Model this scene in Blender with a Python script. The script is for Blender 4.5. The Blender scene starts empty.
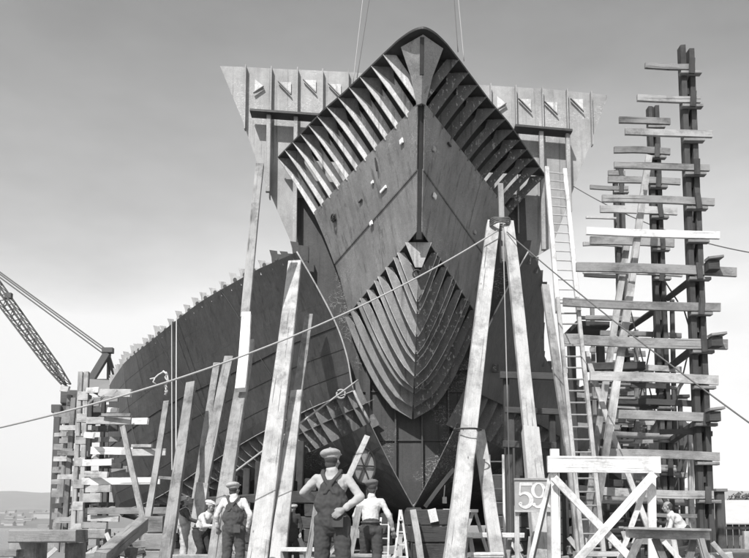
import bpy, bmesh, math, random
from mathutils import Vector, Matrix, noise
random.seed(7)
SC = bpy.context.scene
COL = SC.collection
R = math.radians
# ---------------------------------------------------------------- camera frame (measured) ----
PITCH = R(6); F = 800.0; H = 1.0; AX = 1.3
_c, _s = math.cos(PITCH), math.sin(PITCH)
def P(px, py, D):
    """world point seen at photo pixel (px,py) at distance D along +Y"""
    u = (px-374.5)/F; v = (441-py)/F
    t = D/(_c-v*_s)
    return Vector((u*t, D, (_s+v*_c)*t+H))
def MPP(D): return D/F
def lerp(a, b, t): return a+(b-a)*t
def interp(tab, x):
    if x <= tab[0][0]: return tab[0][1]
    for (a, va), (b, vb) in zip(tab, tab[1:]):
        if x <= b: return va+(vb-va)*(x-a)/(b-a)
    return tab[-1][1]
# ---------------------------------------------------------------- materials -------------------
def newmat(name):
    m = bpy.data.materials.new(name); m.use_nodes = True
    nt = m.node_tree; return m, nt, nt.nodes, nt.links, nt.nodes['Principled BSDF']
def ramp(N, stops, interp_='LINEAR'):
    r = N.new('ShaderNodeValToRGB'); r.color_ramp.interpolation = interp_
    e = r.color_ramp.elements
    while len(e) < len(stops): e.new(0.5)
    for el, (p, v) in zip(e, stops): el.position = p; el.color = (v, v, v, 1)
    return r
def mathn(N, L, op, a, b=None, clamp=False):
    n = N.new('ShaderNodeMath'); n.operation = op; n.use_clamp = clamp
    for i, x in enumerate((a, b)):
        if x is None: continue
        if isinstance(x, (int, float)): n.inputs[i].default_value = x
        else: L.new(x, n.inputs[i])
    return n.outputs[0]
def noise_tex(N, L, vec, scale, detail=4, rough=.6, sc=(1, 1, 1)):
    mp = N.new('ShaderNodeMapping'); mp.inputs['Scale'].default_value = sc
    L.new(vec, mp.inputs['Vector'])
    n = N.new('ShaderNodeTexNoise'); n.inputs['Scale'].default_value = scale
    n.inputs['Detail'].default_value = detail; n.inputs['Roughness'].default_value = rough
    L.new(mp.outputs[0], n.inputs['Vector']); return n.outputs['Fac']
def togrey(N, L, val, bsdf):
    cc = N.new('ShaderNodeCombineColor')
    for i in range(3): L.new(val, cc.inputs[i])
    L.new(cc.outputs[0], bsdf.inputs['Base Color'])
def bump(N, L, h, bsdf, dist, strength=.6):
    b = N.new('ShaderNodeBump'); b.inputs['Distance'].default_value = dist
    b.inputs['Strength'].default_value = strength
    L.new(h, b.inputs['Height']); L.new(b.outputs[0], bsdf.inputs['Normal'])
def wood(name, base, contrast=.35, rnd=.3, knots=True, stain=.4):
    m, nt, N, L, B = newmat(name)
    uv = N.new('ShaderNodeTexCoord').outputs['UV']
    oi = N.new('ShaderNodeObjectInfo').outputs['Random']
    g = noise_tex(N, L, uv, 5, 6, .65, (.35, 9, 1))
    g2 = noise_tex(N, L, uv, 26, 3, .6, (.25, 5, 1))
    st = noise_tex(N, L, uv, 1.3, 4, .6, (.8, 1.6, 1))
    v = mathn(N, L, 'MULTIPLY_ADD', g, contrast*1.6); v.node.inputs[2].default_value = 1-contrast*.8
    v2 = mathn(N, L, 'MULTIPLY_ADD', g2, contrast*.9); v2.node.inputs[2].default_value = 1-contrast*.45
    sr = ramp(N, [(.30, 1-stain), (.55, 1.0)]); L.new(st, sr.inputs[0])
    a = mathn(N, L, 'MULTIPLY', v, v2)
    a = mathn(N, L, 'MULTIPLY', a, sr.outputs[0])
    rr = mathn(N, L, 'MULTIPLY_ADD', oi, rnd); rr.node.inputs[2].default_value = 1-rnd*.5
    a = mathn(N, L, 'MULTIPLY', a, rr)
    if knots:
        vo = N.new('ShaderNodeTexVoronoi'); vo.inputs['Scale'].default_value = 1.6
        mp = N.new('ShaderNodeMapping'); mp.inputs['Scale'].default_value = (.8, 2.2, 1)
        L.new(uv, mp.inputs[0]); L.new(mp.outputs[0], vo.inputs['Vector'])
        kr = ramp(N, [(.03, .35), (.07, 1.0)]); L.new(vo.outputs['Distance'], kr.inputs[0])
        a = mathn(N, L, 'MULTIPLY', a, kr.outputs[0])
    ck = noise_tex(N, L, uv, 3.2, 3, .5, (.12, 7, 1)); c2 = ramp(N, [(.325, .30), (.35, 1.0)]); L.new(ck, c2.inputs[0])
    a = mathn(N, L, 'MULTIPLY', a, c2.outputs[0])
    fg = noise_tex(N, L, uv, 60, 3, .8, (.5, 1.6, 1)); fm = mathn(N, L, 'MULTIPLY_ADD', fg, .9); fm.node.inputs[2].default_value = .55
    a = mathn(N, L, 'MULTIPLY', a, fm)
    dn = noise_tex(N, L, uv, .9, 5, .75, (1.2, 1.5, 1)); dr = ramp(N, [(.36, .55), (.5, 1.0)]); L.new(dn, dr.inputs[0])
    a = mathn(N, L, 'MULTIPLY', a, dr.outputs[0])
    a = mathn(N, L, 'MULTIPLY', a, base, True)
    togrey(N, L, a, B); B.inputs['Roughness'].default_value = .85
    hh = mathn(N, L, 'ADD', g, g2); bump(N, L, hh, B, .012, .7)
    return m
def steel(name, base, streak=.35, rough=.62, chalk=0.0, speck=0.0, hatch=0.0, metallic=0.0):
    m, nt, N, L, B = newmat(name)
    pos = N.new('ShaderNodeNewGeometry').outputs['Position']
    s1 = noise_tex(N, L, pos, 1.0, 5, .6, (3.5, 3.5, .3))
    s2 = noise_tex(N, L, pos, .7, 5, .6)
    s3 = noise_tex(N, L, pos, 9, 4, .7)
    a = mathn(N, L, 'MULTIPLY_ADD', s1, streak*2.4); a.node.inputs[2].default_value = 1-streak*1.2
    b = mathn(N, L, 'MULTIPLY_ADD', s2, 1.1); b.node.inputs[2].default_value = .45
    c = mathn(N, L, 'MULTIPLY_ADD', s3, .5); c.node.inputs[2].default_value = .75
    v = mathn(N, L, 'MULTIPLY', a, b); v = mathn(N, L, 'MULTIPLY', v, c)
    v = mathn(N, L, 'MULTIPLY', v, base)
    sk1 = noise_tex(N, L, pos, 1.0, 4, .7, (4.5, 4.5, .16)); sr1 = ramp(N, [(.34, .55), (.44, 1.0), (.64, 1.0), (.74, 1.25)]); L.new(sk1, sr1.inputs[0])
    v = mathn(N, L, 'MULTIPLY', v, sr1.outputs[0])
    gr = noise_tex(N, L, pos, 38, 3, .8); gm_ = mathn(N, L, 'MULTIPLY_ADD', gr, 1.3); gm_.node.inputs[2].default_value = .35
    v = mathn(N, L, 'MULTIPLY', v, gm_)
    if hatch:
        h1 = noise_tex(N, L, pos, 1.0, 3, .5, (14, 14, 2.2))
        hr = ramp(N, [(.46, 0.0), (.54, 1.0)]); L.new(h1, hr.inputs[0])
        hm = mathn(N, L, 'MULTIPLY_ADD', hr.outputs[0], hatch); hm.node.inputs[2].default_value = 1-hatch*.5
        v = mathn(N, L, 'MULTIPLY', v, hm)
    if chalk:
        n1 = noise_tex(N, L, pos, 6.5, 2, .5, (1, 1, 1.6))
        n2 = noise_tex(N, L, pos, .55, 2, .4)
        d = mathn(N, L, 'ABSOLUTE', mathn(N, L, 'SUBTRACT', n1, .5))
        r1 = ramp(N, [(.0, 1.0), (.02, 0.0)]); L.new(d, r1.inputs[0])
        r2 = ramp(N, [(.55, 0.0), (.60, 1.0)]); L.new(n2, r2.inputs[0])
        k = mathn(N, L, 'MULTIPLY', r1.outputs[0], r2.outputs[0])
        k = mathn(N, L, 'MULTIPLY', k, chalk); v = mathn(N, L, 'ADD', v, k)
    if speck:
        n1 = noise_tex(N, L, pos, 11, 3, .6, (1, 1, .6))
        n2 = noise_tex(N, L, pos, 1.1, 2, .5)
        r1 = ramp(N, [(.59, 0.0), (.64, 1.0)]); L.new(n1, r1.inputs[0])
        r2 = ramp(N, [(.40, 0.0), (.55, 1.0)]); L.new(n2, r2.inputs[0])
        k = mathn(N, L, 'MULTIPLY', r1.outputs[0], r2.outputs[0])
        k = mathn(N, L, 'MULTIPLY', k, speck); v = mathn(N, L, 'ADD', v, k)
    togrey(N, L, v, B); B.inputs['Roughness'].default_value = rough
    B.inputs['Metallic'].default_value = metallic
    bump(N, L, mathn(N, L, 'ADD', s2, mathn(N, L, 'MULTIPLY', s3, .25)), B, .05, .5)
    return m
def plain(name, base, var=.25, scale=6, rough=.8, bmp=.01, sc=(1, 1, 1)):
    m, nt, N, L, B = newmat(name)
    pos = N.new('ShaderNodeNewGeometry').outputs['Position']
    n = noise_tex(N, L, pos, scale, 5, .6, sc)
    v = mathn(N, L, 'MULTIPLY_ADD', n, 2*var*base); v.node.inputs[2].default_value = base*(1-var)
    togrey(N, L, v, B); B.inputs['Roughness'].default_value = rough
    if bmp: bump(N, L, n, B, bmp, .6)
    return m
W_BR = wood('pale_timber', .43, .36, .24, True, .5)
W_MD = wood('weathered_timber', .26, .45, .4, True, .5)
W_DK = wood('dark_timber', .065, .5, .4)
W_PL = wood('staging_plank_wood', .36, .40, .7, True, .5)
W_WH = wood('whitewashed_wood', .74, .14, .08, False, .2)
W_RUNG = wood('ladder_wood', .62, .2, .2, False)
S_DK = steel('dark_shell_steel', .048, .35, .5, 0, 0, .14)
S_PLATE = steel('bow_plate_steel', .20, .35, .6, .16)
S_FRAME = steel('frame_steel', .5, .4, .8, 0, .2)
S_FRAMES_B = steel('starboard_frame_steel', .11, .4, .8, 0, .28)  # dark copy of the frame steel: starboard shade put into its colour
S_V = steel('floor_plate_steel', .15, .4, .8, .1, .06)
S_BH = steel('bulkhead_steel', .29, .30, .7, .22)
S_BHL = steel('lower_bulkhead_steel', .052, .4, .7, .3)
S_BLK = steel('black_steel', .03, .3, .6)
S_HEAD = steel('primed_bracket_steel', .33, .2, .7)
S_VL = steel('floor_web_steel', .215, .4, .8, 0, .05)  # port floor webs: sunlight put into this paler tone
S_RIB = steel('rib_steel', .13, .4, .7, 0, .15)
S_LOW = steel('keel_plate_steel', .055, .5, .6, .35)
M_ROPE = plain('manila_rope', .5, .3, 40, .9)
M_WIRE = plain('steel_wire', .10, .3, 20, .5, 0)
M_WIREL = plain('light_wire', .36, .2, 20, .6, 0)
M_WHITE = plain('white_paint', .8, .08, 8, .6)
M_WORN = plain('worn_white_paint', .58, .45, 22, .9)
M_SIGN = plain('grey_sign_board', .30, .25, 10, .8)
M_DIRT = plain('yard_dirt', .20, .5, 1.5, .95, .06)
M_CRANE = plain('crane_steel', .07, .3, 3, .6)
# ---------------------------------------------------------------- mesh builder ----------------
class MB:
    def __init__(s): s.v = []; s.f = []; s.uv = []; s.mi = []
    def face(s, idx, uvs=None, mi=0):
        idx = tuple(idx); s.f.append(idx); s.uv.append(uvs or [(0, 0)]*len(idx)); s.mi.append(mi)
    def poly(s, pts, uvs=None, mi=0):
        b = len(s.v); s.v += [Vector(p) for p in pts]
        s.face(range(b, b+len(pts)), uvs or [(p[0], p[2]) for p in pts], mi); return s
    def prism(s, pts, off, mi=0):
        """closed extrusion of a planar polygon by vector off"""
        pts = [Vector(p) for p in pts]; off = Vector(off); n = len(pts); b = len(s.v)
        s.v += pts+[p+off for p in pts]
        s.face(range(b, b+n), [(p.x+p.y, p.z) for p in pts], mi)
        s.face(reversed(range(b+n, b+2*n)), [(p.x+p.y, p.z) for p in reversed(pts)], mi)
        for i in range(n):
            j = (i+1) % n; l = (pts[j]-pts[i]).length
            s.face((b+j, b+i, b+n+i, b+n+j), [(l, 0), (0, 0), (0, .1), (l, .1)], mi)
        return s
    def board(s, a, b, w, t, up=None, ch=.12, bend=0.0, taper=None, seg=1, mi=0):
        v0 = len(s.v); s._board(a, b, w, t, up, ch, bend, taper, seg, mi)
        if min(w, t) > .045 and (Vector(b)-Vector(a)).length > .8:
            d = (Vector(b)-Vector(a)).normalized(); j = min(w, t)*.05; n8 = (len(s.v)-v0)//8
            for k in range(n8):
                jt = Vector((random.uniform(-j, j), random.uniform(-j, j), random.uniform(-j, j)))*.6 if 0 < k < n8-1 else Vector()
                for i in range(8):
                    s.v[v0+k*8+i] = s.v[v0+k*8+i]+jt+Vector((random.uniform(-j, j), random.uniform(-j, j), random.uniform(-j, j)))*.35+(d*random.uniform(-j, j) if k in (0, n8-1) else Vector())
        return s
    def _board(s, a, b, w, t, up=None, ch=.12, bend=0.0, taper=None, seg=1, mi=0):
        """timber a->b: width w (seen from the front), thickness t"""
        a = Vector(a); b = Vector(b); d = (b-a); ln = d.length; d.normalize()
        fr = Vector(up) if up else Vector((0, -1, 0))
        side = d.cross(fr)
        if side.length < 1e-4: side = d.cross(Vector((1, 0, 0)))
        side.normalize(); fr = side.cross(d).normalized()
        c = min(w, t)*ch
        hw, ht = w/2, t/2
        prof = [(-hw+c, -ht), (hw-c, -ht), (hw, -ht+c), (hw, ht-c), (hw-c, ht), (-hw+c, ht), (-hw, ht-c), (-hw, -ht+c)]
        per = [0]
        for i in range(8):
            p, q = prof[i], prof[(i+1) % 8]; per.append(per[-1]+math.hypot(q[0]-p[0], q[1]-p[1]))
        uo, vo = random.uniform(0, 50), random.uniform(0, 50)
        base = len(s.v)
        if bend and seg == 1: seg = 6
        for k in range(seg+1):
            f = k/seg; o = a+d*ln*f+side*bend*math.sin(f*math.pi)
            m = 1 if taper is None else lerp(1, taper, f)
            for x, y in prof: s.v.append(o+side*x*m+fr*y*m)
        for k in range(seg):
            for i in range(8):
                j = (i+1) % 8; u0, u1 = uo+ln*k/seg, uo+ln*(k+1)/seg
                q = base+k*8
                s.face((q+i, q+8+i, q+8+j, q+j), [(u0, vo+per[i]), (u1, vo+per[i]), (u1, vo+per[i+1]), (u0, vo+per[i+1])], mi)
        e = [(uo+y*3, vo+x) for x, y in prof]
        s.face(range(base, base+8), e, mi); s.face(reversed(range(base+seg*8, base+seg*8+8)), e[::-1], mi)
        return s
    def box(s, lo, hi, mi=0, ch=.0):
        x0, y0, z0 = lo; x1, y1, z1 = hi
        dx, dy, dz = x1-x0, y1-y0, z1-z0
        if dx >= dy and dx >= dz: s.board((x0, (y0+y1)/2, (z0+z1)/2), (x1, (y0+y1)/2, (z0+z1)/2), dz, dy, None, ch or .05, mi=mi)
        elif dz >= dy: s.board(((x0+x1)/2, (y0+y1)/2, z0), ((x0+x1)/2, (y0+y1)/2, z1), dx, dy, None, ch or .05, mi=mi)
        else: s.board(((x0+x1)/2, y0, (z0+z1)/2), ((x0+x1)/2, y1, (z0+z1)/2), dx, dz, (0, 0, 1), ch or .05, mi=mi)
        return s
    def tube(s, pts, r, n=6, mi=0, r2=None):
        pts = [Vector(p) for p in pts]; base = len(s.v)
        for k, p in enumerate(pts):
            d = (pts[min(k+1, len(pts)-1)]-pts[max(k-1, 0)]).normalized()
            x = d.cross(Vector((0, 0, 1)) if abs(d.z) < .9 else Vector((1, 0, 0))).normalized(); y = d.cross(x)
            rr = r if r2 is None else lerp(r, r2, k/max(1, len(pts)-1))
            for i in range(n):
                a = 2*math.pi*i/n; s.v.append(p+x*math.cos(a)*rr+y*math.sin(a)*rr)
        for k in range(len(pts)-1):
            for i in range(n):
                j = (i+1) % n; q = base+k*n
                s.face((q+i, q+j, q+n+j, q+n+i), [(k, i/n), (k, (i+1)/n), (k+1, (i+1)/n), (k+1, i/n)], mi)
        s.face(reversed(range(base, base+n)), None, mi); s.face(range(base+(len(pts)-1)*n, base+len(pts)*n), None, mi)
        return s
    def grid(s, rows, mi=0):
        """surface through rows of points"""
        base = len(s.v); nr, nc = len(rows), len(rows[0])
        for r in rows: s.v += [Vector(p) for p in r]
        for i in range(nr-1):
            for j in range(nc-1):
                q = base+i*nc+j
                s.face((q, q+1, q+nc+1, q+nc), [(i, j), (i, j+1), (i+1, j+1), (i+1, j)], mi)
        return s
    def slab(s, rows, th):
        """a plate: surface through rows, thickened by th along the local normal, closed edges"""
        nr, nc = len(rows), len(rows[0]); rows = [[Vector(p) for p in r] for r in rows]
        back = []
        for i in range(nr):
            rb = []
            for j in range(nc):
                a = rows[min(i+1, nr-1)][j]-rows[max(i-1, 0)][j]; b = rows[i][min(j+1, nc-1)]-rows[i][max(j-1, 0)]
                n = a.cross(b)
                n = n.normalized() if n.length > 1e-6 else Vector((0, 1, 0))
                rb.append(rows[i][j]+n*th)
            back.append(rb)
        s.grid(rows); s.grid([list(reversed(r)) for r in back])
        s.grid([[rows[0][j] for j in range(nc)], [back[0][j] for j in range(nc)]][::-1])
        s.grid([[rows[-1][j] for j in range(nc)], [back[-1][j] for j in range(nc)]])
        s.grid([[rows[i][0] for i in range(nr)], [back[i][0] for i in range(nr)]])
        s.grid([[rows[i][-1] for i in range(nr)], [back[i][-1] for i in range(nr)]][::-1])
        return s
    def build(s, name, mat, parent=None, smooth=False, weld=False):
        if parent is not None: o0 = Vector(parent['_w'])
        else:
            lo = Vector([min(v[i] for v in s.v) for i in range(3)]); hi = Vector([max(v[i] for v in s.v) for i in range(3)])
            o0 = Vector(((lo.x+hi.x)/2, (lo.y+hi.y)/2, lo.z))
        me = bpy.data.meshes.new(name)
        me.from_pydata([v-o0 for v in s.v], [], s.f)
        ul = me.uv_layers.new(name='UVMap'); k = 0
        data = []
        for u in s.uv:
            for q in u: data += [q[0], q[1]]
        ul.data.foreach_set('uv', data)
        for m in (mat if isinstance(mat, (list, tuple)) else [mat]): me.materials.append(m)
        me.polygons.foreach_set('material_index', s.mi)
        if smooth: me.polygons.foreach_set('use_smooth', [True]*len(me.polygons))
        bm = bmesh.new(); bm.from_mesh(me)
        if weld: bmesh.ops.remove_doubles(bm, verts=bm.verts, dist=1e-4)
        bmesh.ops.recalc_face_normals(bm, faces=bm.faces); bm.to_mesh(me); bm.free()
        me.update()
        ob = bpy.data.objects.new(name, me); COL.objects.link(ob)
        if parent is not None: ob.parent = parent
        else: ob.location = o0
        ob['_w'] = tuple(o0)
        return ob
def thing(name, label, cat, loc, group=None):
    o = bpy.data.objects.new(name, None); COL.objects.link(o); o.location = loc; o['_w'] = tuple(loc)
    o.empty_display_size = .2
    o['label'] = label; o['category'] = cat
    if group: o['group'] = group
    return o
def tag(o, label=None, cat=None, group=None, kind=None):
    if label: o['label'] = label
    if cat: o['category'] = cat
    if group: o['group'] = group
    if kind: o['kind'] = kind
    return o
# ================================================================ SETTING =====================
g = MB()
gp = [(-14, -60, 0), (400, -60, 0), (6000, 2000, 0), (6000, 7000, 0), (900, 7000, 0), (-2, 90, 0), (-14, 44, 0)]
g.prism(gp, (0, 0, -6))
tag(g.build('ground', M_DIRT), kind='structure')
w = MB(); w.poly([(-9000, -300, -5), (7000, -300, -5), (7000, 9500, -5), (-9000, 9500, -5)])
m_, nt_, N_, L_, B_ = newmat('harbour_water')
B_.inputs['Base Color'].default_value = (.05, .05, .05, 1); B_.inputs['Roughness'].default_value = .25
ps = N_.new('ShaderNodeNewGeometry').outputs['Position']
bump(N_, L_, noise_tex(N_, L_, ps, .35, 4, .6, (1, .4, 1)), B_, .6, .6)
tag(w.build('water', m_), kind='structure')
def hill_sheet(name, y0, y1, x0, x1, hfun, mat, nx=90, ny=16):
    rows = []
    for j in range(ny+1):
        y = lerp(y0, y1, j/ny)
        rows.append([(lerp(x0, x1, i/nx), y, hfun(lerp(x0, x1, i/nx), j/ny)) for i in range(nx+1)])
    return tag(MB().grid(rows).build(name, mat, smooth=True), kind='structure')
M_HILL = plain('far_woodland', .10, .6, .012, .95, 0)
def h1(x, f):
    n = noise.noise(Vector((x*.0025, f*2.3, 1.2)))
    return -7+f*52+n*14*f
hill_sheet('hills', 1500, 2500, -2300, 900, h1, M_HILL)
def h2(x, f):
    n = noise.noise(Vector((x*.0009+3, f*.8, 4)))+.4*noise.noise(Vector((x*.004, f, 4)))
    return -10+math.sin(min(1, f*1.3)*math.pi/2)*(185+60*n)
hill_sheet('hills', 3200, 4800, -4600, 2200, h2, M_HILL)
# houses of the far shore
M_HWALL = plain('house_wall', .34, .1, .2, .9, 0); M_HROOF = plain('house_roof', .15, .3, .2, .9, 0)
hs = random.Random(5)
for i in range(26):
    x = hs.uniform(-1080, -660)*1.0; f = hs.uniform(.05, .85); y = lerp(1500, 2500, f)
    x = (hs.uniform(2, 58)-374.5)/F*y
    z = h1(x, f)-2; big = (i == 0)
    if big: y = 1900; f = .4; x = (44-374.5)/F*y; z = h1(x, f)
    wd, dp, ht = (42, 30, 12) if big else (hs.uniform(7, 22), 12, hs.uniform(4, 8))
    t = thing('house', 'large pale building standing alone among the far shore houses' if big else 'small pale house with pitched roof on the hazy far shore', 'house', (x, y, z), 'houses on the far shore' if not big else None)
    b = MB(); b.box((x-wd/2, y, z), (x+wd/2, y+dp, z+ht), ch=.01); b.build('wall', M_HWALL, t)
    b = MB(); b.prism([(x-wd/2-1, y-1, z+ht), (x-wd/2-1, y+dp+1, z+ht), (x-wd/2-1, y+dp/2, z+ht+4)], (wd+2, 0, 0)); b.build('roof', M_HROOF, t)
# haze
hz = MB().prism([(-7800, -120, -6.5), (6900, -120, -6.5), (6900, 8800, -6.5), (-7800, 8800, -6.5)], (0, 0, 460)).build('haze', None if False else plain('x', .5))
hm = bpy.data.materials.new('haze_air'); hm.use_nodes = True; nt = hm.node_tree
for n in list(nt.nodes): nt.nodes.remove(n)
out = nt.nodes.new('ShaderNodeOutputMaterial'); pv = nt.nodes.new('ShaderNodeVolumePrincipled')
pv.inputs['Color'].default_value = (1, 1, 1, 1); pv.inputs['Density'].default_value = .00016; pv.inputs['Anisotropy'].default_value = -.4
nt.links.new(pv.outputs[0], out.inputs['Volume'])
hz.data.materials.clear(); hz.data.materials.append(hm)
tag(hz, kind='stuff', label='thin pale haze filling the air over the harbour and yard', cat='haze')
# ================================================================ BOW SECTION ================
STEP = .53
def zD(Y, x=AX): return 14.15-.085*(Y-20)-.07*(x-AX)
def hD(Y): return interp([(19.98, 0), (19.99, .06), (20.02, .13), (20.06, .20), (20.12, .28), (20.2, .37), (20.3, .46), (20.45, .585), (20.6, .70), (20.9, .895), (21.2, 1.09), (23, 2.22), (24, 2.93), (27, 4.72)], Y)
def zA(Y): return 12.68-.14*(Y-21.2)
def hA(Y): return interp([(21.15, .06), (27, 3.42)], Y)
def zB(Y): return 9.5-.305*(Y-22.5)
def hB(Y): return interp([(22.4, .05), (26.5, 2.08), (27, 2.32)], Y)
def stem(Y): return interp([(20, 14.1), (21.2, 12.68), (22.5, 9.5), (23, P(417, 269, 23).z), (23.5, P(416, 304, 23.5).z), (24, P(415, 330, 24).z),
                            (24.5, P(413, 349, 24.5).z), (25, P(411, 366, 25).z), (25.5, P(410, 380, 25.5).z), (26, P(408, 392, 26).z), (26.4, P(407, 403, 26.4).z), (27, P(405, 421, 27).z)], Y)
bow = thing('ship_bow_section', 'flared steel bow section with bare ribs around its plates, hoisted before the bulkhead', 'ship section', (AX, 23.5, 4.3))
# deck plate with rounded nose
Ys = [19.98, 19.99, 20.02, 20.06, 20.12, 20.2, 20.3, 20.45, 20.6, 20.9, 21.2, 22, 23, 24, 25.5, 27]
out_l = [Vector((AX-hD(y), y, zD(y, AX-hD(y)))) for y in Ys]; out_r = [Vector((AX+hD(y), y, zD(y, AX+hD(y)))) for y in Ys]
d = MB(); rows = [[out_l[i].lerp(out_r[i], k/4) for k in range(5)] for i in range(len(Ys))]
d.slab(rows, .03); d.build('deck', S_BLK, bow)
rim = MB()
for side in (out_l, out_r):
    for a, b in zip(side, side[1:]):
        rim.prism([a+Vector((0, 0, .02)), b+Vector((0, 0, .02)), b-Vector((0, 0, .045)), a-Vector((0, 0, .045))], (.025 if side is out_l else -.025, .02, 0))
rim.build('gunwale_strip', S_BLK, bow)
# deck beams below
for k in range(13):
    y = 20.75+STEP*k
    if y > 27: break
    b = MB(); a1 = Vector((AX-hD(y)+.4, y, zD(y, AX-hD(y)+.4)-.12)); a2 = Vector((AX+hD(y)-.4, y, zD(y, AX+hD(y)-.4)-.12))
    if a2.x-a1.x > .3: b.board(a1, a2, .2, .03); b.build('deck_beam', S_BLK, bow)
# upper open frames
def upper_pt(Y, t, sgn):
    h = lerp(hA(Y), hD(Y), t) - .04*math.sin(t*math.pi)*min(1, (Y-20.5)/3)
    x = AX+sgn*h; return Vector((x, Y, lerp(zA(Y)-.08, zD(Y, x)-.03, t)))
for k in range(12):
    Y = 21.15+STEP*k
    for sgn in (-1, 1):
        dep = lerp(.38, .31, min(1, k/5))
        if k == 0: dep = .30
        o = []; n_ = 8
        for i in range(n_+1):
            t = i/n_; o.append(upper_pt(Y, t, sgn))
        inn = []
        for i in range(n_+1):
            t = i/n_; p = upper_pt(Y, t, sgn); dd = dep*(.9+.25*t)
            inn.append(Vector((p.x-sgn*min(dd, abs(p.x-AX)-.01), Y, p.z+.05*(1-t))))
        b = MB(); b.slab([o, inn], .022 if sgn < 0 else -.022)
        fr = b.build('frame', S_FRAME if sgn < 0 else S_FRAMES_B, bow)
        ed = MB(); ed.tube([q+Vector((0, -.012, 0)) for q in o], .013, 5); ed.build('edge_bar', S_HEAD if sgn < 0 else S_FRAMES_B, fr)  # tube added for the light that the port web edge catches
        tq = o[-1]; nq = inn[-1]; mq = o[5].lerp(inn[5], .7)
        if k > 0:
            br = MB(); br.prism([tq+Vector((-sgn*.03, -.03, -.02)), Vector((nq.x-sgn*.20, Y-.03, nq.z-.02)), mq+Vector((0, -.03, 0))], (0, .012, 0)); bo_ = br.build('beam_bracket', S_V if sgn < 0 else S_FRAMES_B, fr)
            cc = (tq+nq+mq)/3
        # inner flange, a narrow face plate
        fl = MB(); fl.slab([inn, [q+Vector((0, .11, 0)) for q in inn]], .018); fl.build('face_plate', S_FRAME if sgn < 0 else S_FRAMES_B, fr)
# stem plate at the nose
st = MB()
tp = zD(20.2)-.12; st.slab([[(AX-.58, 20.62, tp-.02), (AX-.30, 20.9, 13.3), (AX-.13, 21.15, 12.62)], [(AX, 20.18, tp+.06), (AX, 20.58, 13.4), (AX, 21.05, 12.62)],
         [(AX+.58, 20.62, tp-.06), (AX+.30, 20.9, 13.3), (AX+.13, 21.15, 12.62)]], .025)
sp = st.build('stem_plate', S_HEAD, bow)
b = MB(); b.board((AX-.02, 20.25, zD(20.2)-.1), (AX-.02, 20.55, 13.15), .11, .10); b.build('stem_bar', S_BLK, bow)
ib = MB()
for sgn in (-1, 1):
    ib.slab([[(AX+sgn*max(.05, lerp(hA(y), hD(y), t)-.95), y, lerp(zA(y), zD(y)-.15, t)) for t in (0, .5, 1)] for y in (22.4, 23.2, 24, 24.8, 25.6)], .02)
ib.build('inner_bulkhead', S_BLK, bow)  # black plates added so the gaps between frames look deeply shaded
# plated band in strakes
def band_pt(Y, t, sgn):
    h = lerp(hB(Y), hA(Y), t)
    if Y < 22.5:
        # stem rake: clip at the stem
        pass
    return Vector((AX+sgn*h, Y, lerp(zB(Y), zA(Y), t)))
def stemY(z):   # distance of the stem at a height
    return interp([(9.5, 22.5), (12.68, 21.2), (14.1, 20)], z)
def plate_pt(s, t, sgn):
    """s 0 at stem .. 1 aft, t 0 at lower edge .. 1 at upper edge"""
    a = Vector((AX+sgn*.085, lerp(22.5, 21.2, t), lerp(9.48, 12.7, t)))
    Ye = lerp(26.75, 27.0, t)
    e = Vector((AX+sgn*lerp(hB(Ye)-.03, hA(Ye), t), Ye, lerp(zB(Ye), zA(Ye), t)))
    p = a.lerp(e, s)
    p.x += -sgn*.10*math.sin(t*math.pi)*s
    return p
for sgn in (-1, 1):
    for (t0, t1, off, nm) in ((0, .50, 0, 'lower_strake'), (.485, 1, .018, 'upper_strake')):
        rows = [[plate_pt(i/14, lerp(t0, t1, j/6), sgn)+Vector((sgn*off, -off, 0)) for j in range(7)] for i in range(15)]
        MB().slab(rows, .025*(-sgn)).build(nm, S_PLATE, bow, smooth=False)
    # weld seam beads (real raised strips) : one long and several butts
    def bead(p0, p1, n=10, r=.006):
        pts = [plate_pt(lerp(p0[0], p1[0], i/n), lerp(p0[1], p1[1], i/n), sgn)+Vector((sgn*.03, -.03, 0)) for i in range(n+1)]
        return MB().tube(pts, r, 5)
    bead((0.0, .49), (1, .49)).build('weld_seam', S_PLATE, bow)
    bead((.44, .02), (.44, .47), 6, .008).build('weld_seam', S_PLATE, bow)
    bead((.62, .52), (.62, .98), 6, .008).build('weld_seam', S_PLATE, bow)
# dark stem bar seen in the gap between the plates
MB().board((AX, 22.62, 9.3), (AX, 21.3, 12.75), .16, .08).build('stem_post', S_BLK, bow)
MB().board((AX, 22.60, 9.6), (AX, 24.0, 9.0), .3, .05).build('stem_web', S_BLK, bow)
# horizontal flat inside at plate level
for nm, zf, hf in (('platform_deck', zA, hA), ('lower_deck', zB, hB)):
    ys = [23, 24, 25, 26, 26.9]
    rows = [[(AX+k*(hf(y)-.06), y, zf(y)+.02) for k in (-1, -.5, 0, .5, 1)] for y in ys]
    MB().slab(rows, .02).build(nm, S_BLK, bow)
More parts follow.
